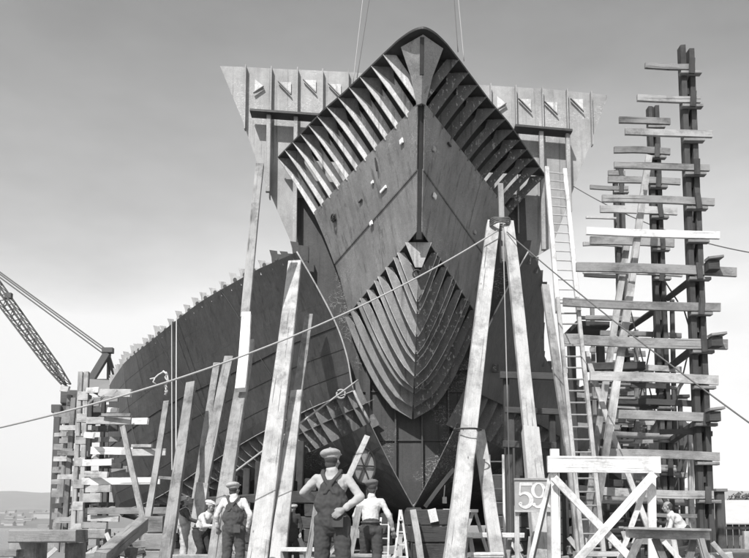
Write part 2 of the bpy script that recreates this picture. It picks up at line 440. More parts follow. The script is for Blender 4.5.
# lugs, pads and bolts on the plates
def lug(s, t, sgn, w=.16, h=.12, mat=M_WHITE, ring=False):
    p = plate_pt(s, t, sgn)+Vector((sgn*.04, -.05, 0))
    b = MB(); tdir = (plate_pt(s+.02, t, sgn)-plate_pt(s, t, sgn)).normalized()
    b.board(p-tdir*w/2, p+tdir*w/2, h, .05, up=(sgn*.6, -.8, 0), ch=.3)
    o = b.build('lug', mat, bow)
    if ring:
        pts = [p+Vector((sgn*.05, -.09, 0))+tdir*math.cos(a)*.10+Vector((0, 0, 1))*math.sin(a)*.10 for a in [i*math.pi/6 for i in range(13)]]
        MB().tube(pts, .028, 6).build('ring', S_BLK, o)
for a in ((.33, .62, -1, .34, .10, M_WHITE, False), (.13, .83, -1, .14, .16, M_WHITE, False), (.50, .47, -1, .14, .14, M_WHITE, False), (.84, .80, -1, .22, .2, S_BLK, True),
          (.42, .76, -1, .10, .10, M_WHITE, False), (.14, .40, 1, .16, .16, M_WHITE, False), (.10, .74, 1, .12, .16, S_HEAD, False), (.25, .92, 1, .2, .06, S_BLK, False),
          (.36, .86, -1, .05, .45, S_BLK, False), (.56, .72, -1, .2, .05, S_BLK, False), (.70, .55, 1, .12, .12, S_HEAD, False)):
    lug(*a)
# open V floor frames under the plates
for k in range(11):
    Y = 22.98+.395*k+(.10*math.sin(k*2.1) if 0 < k < 10 else 0)
    zs, zt = stem(Y), zB(Y)-.02; hb = hB(Y); ex = lerp(.95, .56, k/10)
    n_ = 9; o = {}; i_ = {}
    for sgn in (-1, 1):
        o[sgn] = []; i_[sgn] = []
        for j in range(n_+1):
            t = j/n_; h = hb*(t**ex)+.03; z = lerp(zs, zt, t)
            if k == 0: h = lerp(.10, hb+.06, t); 
            o[sgn].append(Vector((AX+sgn*h, Y, z)))
            dep = lerp(.36, .19, t)
            zi = z+(.42*(1-t)**1.2)
            i_[sgn].append(Vector((AX+sgn*max(.0, h-dep), Y, min(zi, zt))))
    if k == 0:
        b = MB(); b.slab([o[-1], o[1]], .02); b.build('stem_floor', S_HEAD, bow); continue
    b = MB()
    for sgn in (-1, 1):
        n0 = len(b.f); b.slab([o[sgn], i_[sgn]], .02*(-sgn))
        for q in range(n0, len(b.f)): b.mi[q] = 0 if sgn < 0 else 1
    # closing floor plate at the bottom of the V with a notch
    fr = b.build('floor_frame', [S_VL, S_FRAMES_B], bow)  # port half takes the lit tone, starboard half the shaded one
    if k < 10:
        fz = .5
        pts = []
        fp = MB(); rows = []
        m = max(3, int(n_*fz))
        fp.slab([[p+Vector((0, .03, .06)) for p in o[-1][:m]], [p+Vector((0, .03, .06)) for p in o[1][:m]]], .02)
        fp.build('floor_plate', S_V, fr)
    for sgn in (-1, 1):
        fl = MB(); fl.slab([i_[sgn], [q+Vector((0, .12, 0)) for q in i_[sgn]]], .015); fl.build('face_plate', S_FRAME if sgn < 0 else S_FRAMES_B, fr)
    ed = MB()
    for sgn in (-1, 1): ed.tube(o[sgn], .018, 5)
    ed.build('shell_flange', S_FRAME if k < 8 else S_V, fr)
b = MB(); c0 = P(417, 274, 22.9); b.tube([c0+Vector((math.cos(a)*.12, 0, math.sin(a)*.12)) for a in [i*math.pi/8 for i in range(17)]], .03, 6); b.build('towing_ring', S_BLK, bow)
# bow slings to the (unseen) crane hook
for (x0, y0, x1, y1, D, lb) in ((357, 75, 379, -60, 22.4, 'left-hand pair, dark hoisting wire on the bow, left one'), (352, 82, 369, -60, 22.9, 'x'), (456, 46, 447, -60, 21.2, 'x'), (461, 55, 451, -60, 21.8, 'x')):
    pass
def wire(name, pts, r, mat, label, cat='cable', sag=0, group=None, n=16):
    q = []
    if len(pts) == 2:
        a, b = Vector(pts[0]), Vector(pts[1])
        q = [a.lerp(b, i/n)-Vector((0, 0, sag*4*(i/n)*(1-i/n))) for i in range(n+1)]
    else: q = pts
    return tag(MB().tube(q, r, 6).build(name, mat, smooth=True), label, cat, group)
wire('hoisting_cable', (P(357, 78, 22.3), P(380, -70, 22.3)), .012, M_WIRE, 'dark hoisting wire rising from the left deck edge, nearer the nose of its pair')
wire('hoisting_cable', (P(353, 83, 22.8), P(371, -70, 22.8)), .014, M_WIREL, 'pale hoisting wire rising from the left deck edge, farther from the nose of its pair')
wire('hoisting_cable', (P(458, 52, 21), P(449, -70, 21)), .012, M_WIRE, 'dark hoisting wire rising from the right deck edge')
wire('hoisting_cable', (P(464, 61, 21.4), P(452, -70, 21.4)), .013, M_WIREL, 'pale hoisting wire rising from the right deck edge')
# ================================================================ HULL =======================
T = [0, .2, .38, .5, .62, .75, .87, 1]
SEC = {26.6: [(0, 1.56), (.78, 2.99), (1.48, 4.4), (2.02, 5.49), (2.24, 6.60), (2.60, 7.7), (3.23, 8.97), (3.99, 10.31)],
       28.5: [(0, 1.5), (1.5, 2.6), (2.85, 3.95), (3.55, 5.2), (3.95, 6.4), (4.4, 7.5), (4.95, 8.9), (5.68, 10.3)],
       31.5: [(0, 1.5), (2.7, 2.3), (4.8, 3.45), (5.95, 4.55), (6.5, 5.8), (7.05, 7.0), (7.65, 8.5), (8.34, 9.95)],
       35: [(0, 1.4), (4.2, 2.0), (7.1, 2.7), (8.65, 3.6), (9.5, 5.0), (10.2, 6.4), (10.8, 7.8), (11.31, 9.12)],
       38: [(0, 1.2), (5.8, 1.4), (9.8, 1.7), (11.6, 2.3), (12.5, 4.0), (12.9, 5.6), (13.15, 7.2), (13.34, 8.83)],
       42: [(0, 1.1), (7.4, 1.2), (12.2, 1.3), (14.3, 1.8), (15.0, 3.4), (15.25, 5.1), (15.35, 6.8), (15.37, 8.41)],
       48: [(0, 1.0), (8.5, 1.1), (14, 1.2), (16.4, 1.5), (17.1, 3.2), (17.3, 4.8), (17.3, 6.3), (17.3, 7.6)],
       62: [(0, .9), (9, 1.0), (16, 1.1), (19, 1.3), (20.2, 2.6), (20.4, 4), (20.4, 5.3), (20.4, 6.6)]}
KEYS = sorted(SEC)
def cr(p0, p1, p2, p3, t):
    return .5*((2*p1)+(-p0+p2)*t+(2*p0-5*p1+4*p2-p3)*t*t+(-p0+3*p1-3*p2+p3)*t**3)
def sec_t(D, t, c):
    row = SEC[D]
    for i in range(len(T)-1):
        if t <= T[i+1]+1e-9:
            f = (t-T[i])/(T[i+1]-T[i]); g_ = lambda k: row[max(0, min(len(T)-1, k))][c]
            return cr(g_(i-1), g_(i), g_(i+1), g_(i+2), f)
    return row[-1][c]
def hull(D, t, sgn, inset=0.0):
    i = 0
    while i < len(KEYS)-2 and D > KEYS[i+1]: i += 1
    f = (D-KEYS[i])/(KEYS[i+1]-KEYS[i])
    v = []
    for c in (0, 1):
        g_ = lambda k: sec_t(KEYS[max(0, min(len(KEYS)-1, k))], t, c)
        if i == 0: 
            pm = 2*g_(0)-g_(1)
            v.append(cr(pm, g_(0), g_(1), g_(2), f))
        else: v.append(cr(g_(i-1), g_(i), g_(i+1), g_(i+2), f))
    x = AX+sgn*max(0, v[0]-inset)
    return Vector((x, D, v[1]+inset*.5))
SEG = [26.6+i*.55 for i in range(30)]+[44, 46, 48, 52, 56, 62]
ship = thing('ship_hull', 'huge dark unfinished ship hull with flaring sides and bare ribs, standing on the slipway', 'ship', (AX, 40, 1.2))
def shell(nm, t0, t1, nt_, sgn, mat, segs=SEG, th=.03, inset=0, tcut=None, lap=0):
    rows = []
    for D in segs:
        te = t1 if tcut is None else min(t1, tcut(D))
        rows.append([hull(D, lerp(t0, te, j/nt_), sgn, inset)+Vector((sgn*lap, 0, -lap)) for j in range(nt_+1)])
    return MB().slab(rows, th*(-sgn)).build(nm, mat, ship)
shell('side_shell', .5, .76, 8, -1, S_DK)
shell('side_shell', .75, 1, 8, -1, S_DK, lap=.02)
shell('bottom_shell', 0, .38, 8, -1, S_LOW)
zc = lambda D: interp([(26.6, 10.3), (27.6, 10.1), (28.5, 9.1), (29.2, 7.4), (30, 6.9), (33, 6.2), (36, 6.3), (40, 6.5), (62, 5.5)], D)
def tcut(D):
    t = 1.0
    while t > .4 and hull(D, t, 1).z > zc(D): t -= .01
    return t
shell('side_shell', .5, 1, 12, 1, S_DK, tcut=tcut)
shell('bottom_shell', 0, .38, 8, 1, S_LOW)
for sgn in (-1, 1): shell('inner_plating', .30, .60, 5, sgn, S_BLK, inset=.55, segs=[D for D in SEG if D > 27.8])  # added inside the hull to block light behind the open strip
# bright cut edge along the front of the shell and along its top edge
for sgn in (-1, 1):
    MB().tube([hull(26.57, .5+.5*i/20, sgn) for i in range(21)], .03, 6).build('edge_strip', S_HEAD, ship, smooth=True)
MB().tube([hull(26.57, .38*i/14, -1) for i in range(15)], .016, 6).build('edge_strip', S_V, ship, smooth=True)
MB().tube([hull(26.57, lerp(.38, .5, i/4), -1) for i in range(5)], .05, 6).build('edge_strip', S_HEAD, ship, smooth=True)
MB().tube([hull(D, .5, -1) for D in SEG], .02, 5).build('edge_strip', S_HEAD, ship, smooth=True)
# ribs of the open strip
for sgn in (-1, 1):
    D = 26.95
    while D < (42 if sgn < 0 else 33):
        o = [hull(D, lerp(.355, .525, j/5), sgn, .04) for j in range(6)]; n = [hull(D, lerp(.355, .525, j/5), sgn, .50) for j in range(6)]
        rib = MB().slab([o, n], .03).build('rib', S_RIB, ship)
        MB().slab([o, [q+Vector((0, .14, 0)) for q in o]], .02).build('flange', S_V, rib)
        D += STEP
# sloping stringers in the strip
for sgn in (-1,):
    MB().slab([[hull(D, .44, sgn, .06) for D in SEG[:26]], [hull(D, .44, sgn, .48) for D in SEG[:26]]], .02).build('stringer', S_V, ship)
# frame heads standing above the top edge
k = 0; D = 26.75
while D < 44:
    a = hull(D, 1, -1); rr = random.Random(k)
    hgt = rr.uniform(.24, .50)*(1+.02*(D-27)); dpt = .52*(1+.015*(D-27))
    pts = [a+Vector((.02, .05, -.25)), a+Vector((-.02, .05, hgt*.45)), a+Vector((-.10, .05, hgt)), a+Vector((.18, .05, hgt*.92)), a+Vector((.20, .05, hgt*.70)), a+Vector((dpt, .05, hgt*.62)), a+Vector((dpt, .05, -.25))]
    o = MB().prism(pts, (0, .02, 0)).build('frame_head', S_HEAD if k > 2 else S_BLK, ship)
    if k > 1:
        c = a+Vector((dpt*.28, .03, hgt*.36))
        MB().prism([c+Vector((math.cos(q)*.075, 0, math.sin(q)*.095)) for q in [i*math.pi/4 for i in range(8)]], (0, .012, 0)).build('lightening_hole', S_BLK, o)  # dark disc stands in for the darkness of a hole
    # knee flange to the rear
    MB().prism([a+Vector((dpt, .05, -.25)), a+Vector((dpt, .05, hgt*.62)), a+Vector((dpt, .30, hgt*.62)), a+Vector((dpt, .30, -.25))], (.02, 0, 0)).build('flange', S_HEAD if k > 2 else S_BLK, o)
    D += .52; k += 1
D = 26.75; k = 0
while D < 34:
    a = hull(D, tcut(D), 1); hgt = .55 if k in (0, 3) else .3
    MB().prism([a+Vector((-.5, .05, -.3)), a+Vector((-.5, .05, hgt*.4)), a+Vector((-.1, .05, hgt)), a+Vector((.05, .05, hgt)), a+Vector((0, .05, -.3))], (0, .03, 0)).build('frame_head', S_DK, ship)
    D += STEP; k += 1
# diagonal plating laps on the far side shell
for D0 in (29.5, 33.5, 37.5):
    MB().tube([hull(D0+.9*j/10, lerp(.5, 1, j/10), -1)+Vector((-.02, -.02, 0)) for j in range(11)], .02, 5).build('weld_seam', S_BLK, ship)
MB().tube([hull(D, .75, -1)+Vector((-.02, 0, 0)) for D in SEG], .025, 5).build('weld_seam', S_BLK, ship)
for tt in (.57, .66, .83, .92):
    MB().tube([hull(D, tt, -1)+Vector((-.02, 0, 0)) for D in SEG], .009, 4).build('plate_lap', S_DK, ship)
for tt in (.10, .19, .28):
    for sgn in (-1, 1): MB().tube([hull(D, tt, sgn)+Vector((sgn*.02, 0, -.02)) for D in SEG], .01, 4).build('plate_lap', S_DK, ship)
for i_, D0 in enumerate((27.9, 29.2, 31.1, 32.6, 34.8, 36.4, 39.2)):
    t0_ = (.5, .66, .83)[i_ % 3]; MB().tube([hull(D0+.1*j/6, lerp(t0_, t0_+.17, j/6), -1)+Vector((-.02, -.02, 0)) for j in range(7)], .009, 4).build('plate_lap', S_DK, ship)
# keel bar
MB().board((AX, 26.5, 1.45), (AX, 62, .95), .5, .25, up=(0, 0, 1)).build('keel', S_DK, ship)
# --- transverse bulkhead
BY = 27.5
def bp(px, py, D=BY): 
    q = P(px, py, D); return Vector((q.x, D, q.z))
low = [(1.7, .05), (3.0, 1.0), (4.4, 1.75), (5.5, 2.3), (6.7, 2.65), (7.6, 3.0), (9, 3.6), (10.3, 4.15)]
pl = [bp(290, 240), bp(258, 165), bp(243, 122), bp(220, 66), bp(247, 67), bp(272, 68.5), bp(350, 72), bp(490, 85.5), bp(548, 89), bp(608, 95), bp(588, 150), bp(562, 220), bp(552, 247)]
poly = [Vector((AX-h, BY, z)) for z, h in low]+pl+[Vector((AX+h, BY, z)) for z, h in reversed(low)]
bh = MB().prism(poly, (0, .03, 0)).build('bulkhead', S_BH, ship)
bh.data.materials.append(S_BHL)
# lower dark bulkhead plating standing 4 cm proud; its raised top paints in the bow's shadow
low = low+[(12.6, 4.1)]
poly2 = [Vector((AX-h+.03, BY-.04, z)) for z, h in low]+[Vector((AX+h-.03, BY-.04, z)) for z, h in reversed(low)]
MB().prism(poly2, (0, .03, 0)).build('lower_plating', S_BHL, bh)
def stiff(px, y0, y1, px1=None, dep=.22, wd=.035, mat=S_BH):
    a = P(px, y0, BY-.02); b = P(px1 if px1 is not None else px, y1, BY-.02)
    b.x = a.x if px1 is None else b.x
    MB().board(Vector((a.x, BY-dep/2-.003, a.z)), Vector((b.x, BY-dep/2-.003, b.z)), wd, dep, ch=.02).build('stiffener', mat, bh)
stiff(246.5, 67.5, 131); stiff(272, 69, 200); stiff(298, 70, 235); stiff(323, 71.5, 200); stiff(348.5, 73, 200)
for x_, y0_, y1_ in ((490, 86, 200), (515, 87.5, 235), (541.5, 89.5, 245), (566, 91.5, 205), (590, 94, 147)): stiff(x_, y0_, y1_)
for x_ in (368, 395, 421, 447, 471):
    a = P(x_, 300, BY-.06)
    zb = interp([(h, z) for z, h in low], abs(a.x-AX))+.12
    MB().board((a.x, BY-.16, zb), (a.x, BY-.16, 9.5), .05 if x_ in (395, 421, 447) else .16, .2, ch=.02).build('stiffener', S_LOW, bh)
MB().board((AX-2.2, BY-.09, 5.6), (AX+2.2, BY-.09, 5.6), .05, .05).build('seam', S_LOW, bh)
MB().board((AX-1.3, BY-.09, 3.9), (AX+1.3, BY-.09, 3.9), .04, .04).build('seam', S_LOW, bh)
MB().board((AX+1.2, BY-.15, 6.5), (AX+3.0, BY-.15, 6.4), .28, .12).build('waling', S_BHL, bh)
# triangular brackets marked on the panels
for (x_, y_, f) in ((255, 79, -1), (280, 82, 1), (305, 80, 1), (330, 84, 1), (520, 99, 1), (546, 102, 1), (572, 99, 1), (497, 96, -1)):
    a = P(x_, y_, BY-.06); s_ = .40
    if f < 0: tri = [(0, 0, 0), (.32, 0, -.28), (0, 0, -.45)]; e0, e1 = (.32, 0, -.30), (-.04, 0, -.56)
    else: tri = [(0, 0, 0), (s_, 0, 0), (s_, 0, -.42)]; e0, e1 = (-.06, 0, 0), (s_, 0, -.50)
    o = MB().prism([a+Vector(q) for q in tri], (0, .012, 0)).build('bracket', S_FRAME, bh)
    MB().board(a+Vector(e0)+Vector((0, -.05, 0)), a+Vector(e1)+Vector((0, -.05, 0)), .03, .10).build('bracket_flange', S_BH, o)
# platform channel beams with hangers
for (x0, y0, x1, y1, posts) in ((250, 110.5, 322, 115.5, ((269, 113, 192), (296, 115, 245))), (515, 126, 572, 131, ((541, 130, 250), (567.5, 132, 212)))):
    a = P(x0, y0, BY-.62); b = P(x1, y1, BY-.62)
    o = MB().board(a+Vector((0, .18, 0)), b+Vector((0, .18, 0)), .10, .50).build('platform_beam', S_BLK, bh)
    for (x_, ya, yb) in posts:
        q0 = P(x_, ya, BY-.45); q1 = P(x_, yb, BY-.45)
        MB().board(Vector((q0.x, BY-.45, q0.z)), Vector((q0.x, BY-.45, q1.z)), .15, .16).build('hanger_post', S_BH, o)
# ================================================================ GROUND-LEVEL TIMBER ========
def timber(name, label, cat, segs, mat=W_BR, group=None, th=None):
    """segs: list of (px0,py0,D0, px1,py1,D1, widthpx0, matl, partname)"""
    s0 = segs[0]
    pe = P(*segs[-1][3:6])
    root = thing(name, label, cat, (pe.x, pe.y, max(0, pe.z)), group)
    for (x0, y0, D0, x1, y1, D1, wp, mt, pn, *rest) in segs:
        a, b = P(x0, y0, D0), P(x1, y1, D1)
        wd = wp*.80*MPP((D0+D1)/2)
        dv = (b-a).normalized()
        # run the foot to the ground
        if rest and rest[0] == 'foot': b = b+dv*((b.z-.0)/(-dv.z)) if dv.z < -.2 else b
        MB().board(a, b, wd, th or wd*.62, ch=.06, bend=random.uniform(-.02, .02), seg=5).build(pn, mt or mat, root)
    return root
G1 = 'timber shores propping the port side of the hull'
timber('timber_shore', 'tall pale square shore under the top corner of the port shell edge', 'timber shore',
       [(295, 264, 25.3, 259, 553, 16, 20, W_BR, 'timber', 'foot')])
timber('timber_shore', 'spliced pale shore with overlapping thick lower piece, beside the hole of bare ribs', 'timber shore',
       [(309, 316, 24.8, 296, 405, 21, 11, W_MD, 'upper_timber'), (297, 393, 21, 279, 552, 16, 17, W_BR, 'lower_timber', 'foot')])
timber('timber_shore', 'tallest shore, rising above the port hull edge, with a white splice piece halfway', 'timber shore',
       [(260, 165, 23, 245, 318, 20.2, 10.5, W_MD, 'upper_timber'), (246.5, 314, 20, 240.5, 390, 18.6, 12.5, W_WH, 'splice_piece'), (249, 342, 20.4, 216, 558, 15.6, 16, W_MD, 'lower_timber', 'foot')])
timber('timber_shore', 'double shore with a notched joint low down, behind the stooping worker', 'timber shore',
       [(229, 358, 24.5, 203, 486, 20.8, 12, W_MD, 'upper_timber'), (203, 484, 20.7, 192, 556, 20, 15, W_BR, 'lower_timber', 'foot'), (217, 364, 24.6, 196, 500, 21, 9, W_MD, 'side_timber')])
timber('timber_shore', 'grey shore standing just left of the worker with bent arm', 'timber shore',
       [(191, 384, 22.5, 166, 556, 17, 13, W_MD, 'timber', 'foot')])
timber('timber_shore', 'slim light shore crossing the staging boards of the left tower', 'timber shore',
       [(166.5, 402, 24, 149, 510, 21, 7.5, W_MD, 'timber', 'foot')])
timber('timber_shore', 'slim shore leaning the opposite way to the others beside the left tower', 'timber shore',
       [(123, 427, 24, 142, 512, 22, 7, W_MD, 'timber', 'foot')])
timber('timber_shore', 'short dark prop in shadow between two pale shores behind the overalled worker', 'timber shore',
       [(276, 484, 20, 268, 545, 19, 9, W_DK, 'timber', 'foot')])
# A-frame in front of the bow
af = thing('a_frame_shore', 'huge pale A-frame of heavy timbers lashed at the top in front of the bow', 'shore frame', (2.9, 13.5, 0))
def ab(x0, y0, D0, x1, y1, D1, wp, mt, nm, foot=False, par=None, thf=.7):
    a, b = P(x0, y0, D0), P(x1, y1, D1); wd = wp*.82*MPP((D0+D1)/2); dv = (b-a).normalized()
    if foot: b = b+dv*(b.z/(-dv.z))
    return MB().board(a, b, wd, wd*thf, ch=.05, seg=4, bend=random.uniform(-.015, .015)).build(nm, mt, par or af)
ab(493, 224, 19, 467.5, 440, 15.2, 17.5, W_BR, 'upper_leg'); ab(468.5, 430, 15.15, 453.5, 558, 12.8, 22, W_BR, 'lower_leg', True)
ab(508, 223, 18.8, 531, 440, 15.2, 14.5, W_BR, 'right_leg_upper'); ab(530, 430, 15.1, 543, 558, 12.8, 21, W_BR, 'right_leg', True)
ab(500.5, 184, 19.2, 503, 262, 18.9, 6.5, W_MD, 'king_post')
lash = MB()
for k in range(4):
    z0 = P(500, 221+1.6*k, 18.75)
    lash.tube([z0+Vector((math.cos(a)*.24, -math.sin(a)*.24, .02*math.sin(3*a+k))) for a in [i*math.pi/8 for i in range(17)]], .022, 6)
lash.build('rope_lashing', M_WIRE, af)
b = MB(); z0 = P(467.5, 431, 14.9)
b.tube([z0+Vector((math.cos(a)*.25, -math.sin(a)*.22-.02, .02)) for a in [i*math.pi/8 for i in range(17)]], .02, 6); b.build('wire_band', S_BLK, af)
timber('timber_shore', 'stout pale prop sloping right below the joint of the A-frame', 'timber shore', [(479, 432, 16.4, 497, 558, 13.6, 15, W_BR, 'timber', 'foot')])
timber('timber_shore', 'grey shore leaning left beside the long ladder on the starboard side', 'timber shore', [(545, 286, 22, 569, 445, 18, 10, W_MD, 'upper_timber'), (568, 440, 18.1, 577, 520, 16.5, 10, W_MD, 'lower_timber', 'foot')])
timber('timber_shore', 'thin dark strut sloping up right from the keel blocks', 'strut', [(454, 469, 24.5, 425, 507, 24.5, 5, W_DK, 'timber')])
timber('raking_shore', 'long light raking timber bolted up against the middle staging column', 'raking shore',
       [(649, 156, 19.6, 629, 300, 18.6, 8.5, W_BR, 'upper_timber'), (631, 285, 18.5, 608, 440, 17.4, 9.5, W_BR, 'middle_timber'), (610, 425, 17.3, 588, 558, 16, 8.5, W_MD, 'lower_timber', 'foot')])
timber('raking_shore', 'second raking timber lower behind the first with drilled holes', 'raking shore', [(628, 236, 21.5, 600, 420, 20.5, 8, W_BR, 'timber'), (601, 410, 20.5, 590, 500, 20, 8, W_MD, 'lower_timber', 'foot')])
timber('raking_shore', 'thin pale brace sloping down right behind the white trestle', 'raking shore', [(586, 352, 18.9, 614, 440, 18, 6, W_BR, 'timber'), (613, 436, 18, 652, 540, 17, 6.5, W_BR, 'lower_timber', 'foot')])
# ---------------- ladders
def ladder(label, L0, L1, R0, R1, D0, D1, n, rail=4.3, root=None, mat=W_RUNG, foot=True, rr=.016, nm='ladder'):
    a0, a1 = P(*L0, D0), P(*L1, D1); b0, b1 = P(*R0, D0), P(*R1, D1)
    if foot:
        d = (a1-a0).normalized(); a1 = a1+d*(a1.z/(-d.z)); d = (b1-b0).normalized(); b1 = b1+d*(b1.z/(-d.z)); 
    if root is None: root = thing('ladder', label, 'ladder', (a1.x, a1.y, max(0, a1.z)))
    wd = rail*MPP((D0+D1)/2)
    MB().board(a0, a1, wd, wd*1.2, ch=.1).build('rail', mat, root); MB().board(b0, b1, wd, wd*1.2, ch=.1).build('rail', mat, root)
    ln = (a1-a0).length; k = .15
    while k < ln-.1:
        f = k/ln; MB().tube([a0.lerp(a1, f), b0.lerp(b1, f)], rr, 6).build('rung', mat, root); k += .305
    return root
lad = ladder('long two-section wooden ladder leaning on the starboard scaffold up to the bulkhead beam', (546.5, 168), (558, 312), (564.5, 170), (578.5, 312), 20.2, 18.3, 12, foot=False)
ladder('', (557.5, 298), (583, 558), (577, 298), (604, 558), 18.2, 15.6, 20, root=lad, rail=4.0, mat=W_BR, rr=.02)
ladder('narrow dark-shadowed ladder behind the A-frame under the hull', (489, 455), (491, 558), (503, 455), (505, 558), 17.5, 17.1, 8, rail=2.4)
ladder('short ladder leaning beside the stacked keel timbers', (381, 518), (377, 558), (389, 518), (388, 558), 16, 15.6, 8, rail=2)
# step ladder by the keel blocks
sl = thing('step_ladder', 'small splayed step ladder left of the keel timber stack', 'step ladder', (.75, 15.3, 0))
for x0, x1 in ((400, 394), (401, 407)):
    ab(x0, 510, 15.3, x1, 558, 15.0, 2.6, W_RUNG, 'leg', True, sl)
for yy in (520, 532, 545, 557):
    f = (yy-510)/48
    MB().board(P(400-6*f, yy, 15.2), P(401+6*f, yy, 15.2), .03, .08).build('tread', W_RUNG, sl)
# ---------------- right staging towers
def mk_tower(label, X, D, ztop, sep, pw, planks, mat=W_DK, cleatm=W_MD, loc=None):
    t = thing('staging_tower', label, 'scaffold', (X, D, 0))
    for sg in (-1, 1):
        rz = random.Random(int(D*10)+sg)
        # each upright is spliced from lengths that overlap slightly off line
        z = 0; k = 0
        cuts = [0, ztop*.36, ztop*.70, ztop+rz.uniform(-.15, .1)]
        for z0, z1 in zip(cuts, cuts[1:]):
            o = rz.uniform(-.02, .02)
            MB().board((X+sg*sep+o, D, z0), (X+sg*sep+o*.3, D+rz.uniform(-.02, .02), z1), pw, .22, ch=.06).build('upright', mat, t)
    MB().board((X, D+.10, .3), (X, D+.10, ztop-.6), sep*2-pw-.004, .02).build('gap_board', S_BLK, t)
    z = .8
    while z < ztop-.2:
        MB().board((X-.0, D+.05, z), (X, D+.05, z+.35), sep*2-pw-.006, .12).build('spacer_block', mat, t); z += 1.15
    for (x0, x1, y, th, mt, dd) in planks:
        a = P(x0, y, D-.22+dd); b = P(x1, y, D-.22+dd); sl_ = -.035*(b.x-a.x); b.z += sl_
        xm = (a.x+b.x)/2
        fy = random.uniform(.0, .03)
        MB().board(a, b, th*.86*MPP(D), .075, ch=.08, bend=random.uniform(-.035, .035)).build('crosspiece', mt, t)
        zz = a.z+(b.z-a.z)*((X-a.x)/(b.x-a.x)) if abs(b.x-a.x) > .1 else a.z
        if dd == 0 and a.x < X < b.x:
            MB().board((X-sep-.12, D-.16, zz-th*MPP(D)/2-.04), (X+sep+.16, D-.16, zz-th*MPP(D)/2-.045), .07, .16).build('cleat', cleatm, t)
            if random.random() < .6: MB().board((X+random.uniform(-.05, .05), D-.29, zz-.2), (X+random.uniform(-.04, .04), D-.29, zz+.18), .13, .05).build('cleat', mat, t)
    return t
wp = W_PL
tA = mk_tower('tallest dark staging column, nearest of the three on the right, with long projecting crosspieces', 7.42, 18, 12.25, .105, .125,
    [(645, 694, 65.5, 7, W_MD, 0), (637, 700, 98, 8, wp, 0), (625, 712, 131.5, 8.5, W_BR, 0), (614, 709, 165, 8, W_MD, 0), (602, 714, 198.5, 9, wp, 0),
     (586, 719, 231, 9, W_WH, 0), (576, 736, 267, 11, W_MD, 0), (563, 720, 302, 10, W_MD, 0), (563, 727, 339, 12, W_MD, 0), (590, 718, 376, 11, wp, 0),
     (610, 716, 414, 10.5, wp, 0), (607, 719, 453, 10, wp, 0), (600, 713, 491, 9.5, W_BR, 0), (660, 712, 432, 6, W_DK, .3), (640, 706, 514, 5, W_MD, .3)])
tB = mk_tower('middle dark staging column of the three on the right', 7.78, 21.3, 12.65, .095, .115,
    [(619, 670, 120, 8, W_MD, 0), (614, 670, 150, 8, wp, 0), (608, 680, 179.5, 8, W_MD, 0), (600, 677, 209, 9, wp, 0), (590, 674, 240.5, 10, wp, 0), (583, 682, 272, 4, wp, 0),
     (600, 681, 333, 6, W_MD, .4), (589, 681, 366.5, 7, W_BR, 0), (614, 694, 401, 7, W_DK, 0), (610, 681, 434, 7, W_MD, 0), (596, 676, 466, 8, wp, 0), (602, 690, 500, 8, W_MD, 0), (590, 676, 385, 4, wp, .5)])
tC = mk_tower('shortest staging column, farthest of the three on the right', 7.93, 25, 12.55, .10, .115,
    [(608, 625, 173, 6, W_MD, 0), (590, 628, 187, 5, W_MD, 0), (586, 616, 217.5, 2.4, wp, 0), (583, 622, 244, 5, wp, 0), (584, 630, 275, 4, W_DK, .3), (586, 640, 318, 6, W_MD, 0), (590, 640, 350, 6, wp, 0), (600, 645, 388, 7, W_MD, 0), (590, 660, 420, 7, wp, 0), (588, 655, 452, 7, W_MD, 0), (585, 660, 482, 8, W_DK, 0)])
mk_tower('low staging column in deep shade behind the rung ladder', 8.2, 29.5, 6.5, .12, .12,
    [(575, 640, 395, 6, W_MD, 0), (575, 650, 425, 6, wp, 0), (580, 660, 455, 6, W_MD, 0), (575, 650, 488, 7, W_DK, 0)])
for (x0, y0, x1, y1, Da, Db, tt) in ((668, 298, 690, 281, 21.1, 18.2, tB), (628, 329, 657, 309, 24.8, 21.5, tC), (671, 366, 692, 350, 21.1, 18.2, tB), (632, 388, 658, 374, 24.8, 21.5, tC), (672, 440, 696, 424, 21.1, 18.2, tB)):
    MB().board(P(x0, y0, Da), P(x1, y1, Db), .16, .14).build('brace', W_DK, tt)
for (x0, y0, x1, y1, D, tt) in ((660, 300, 632, 436, 21.6, tB), (628, 300, 662, 440, 21.7, tB), (684, 310, 690, 330, 19.5, tA), (690, 345, 674, 412, 19.5, tA), (664, 280, 678, 302, 20.5, tA)):
    MB().tube([P(x0, y0, D), P(x1, y1, D)], .02, 5).build('tie_rod', S_BLK, tt)
rq = random.Random(9)
for k in range(46):
    T_, X_, D_ = ((tB, 7.78, 21.3), (tC, 7.93, 25))[k % 2]
    y = rq.uniform(352, 545); x0 = rq.uniform(584, 640); w_ = rq.uniform(22, 70); D = D_+rq.choice((-.5, .4, .9, 1.5))
    a, b = P(x0, y, D), P(min(x0+w_, 694), y+rq.uniform(-1.5, 1.5), D+rq.uniform(-.3, .3))
    MB().board(a, b, rq.choice((.06, .1, .14, .2)), rq.choice((.05, .25, .3)), ch=.08).build('crosspiece', rq.choice((W_DK, W_MD, W_MD, W_PL, W_DK)), T_)
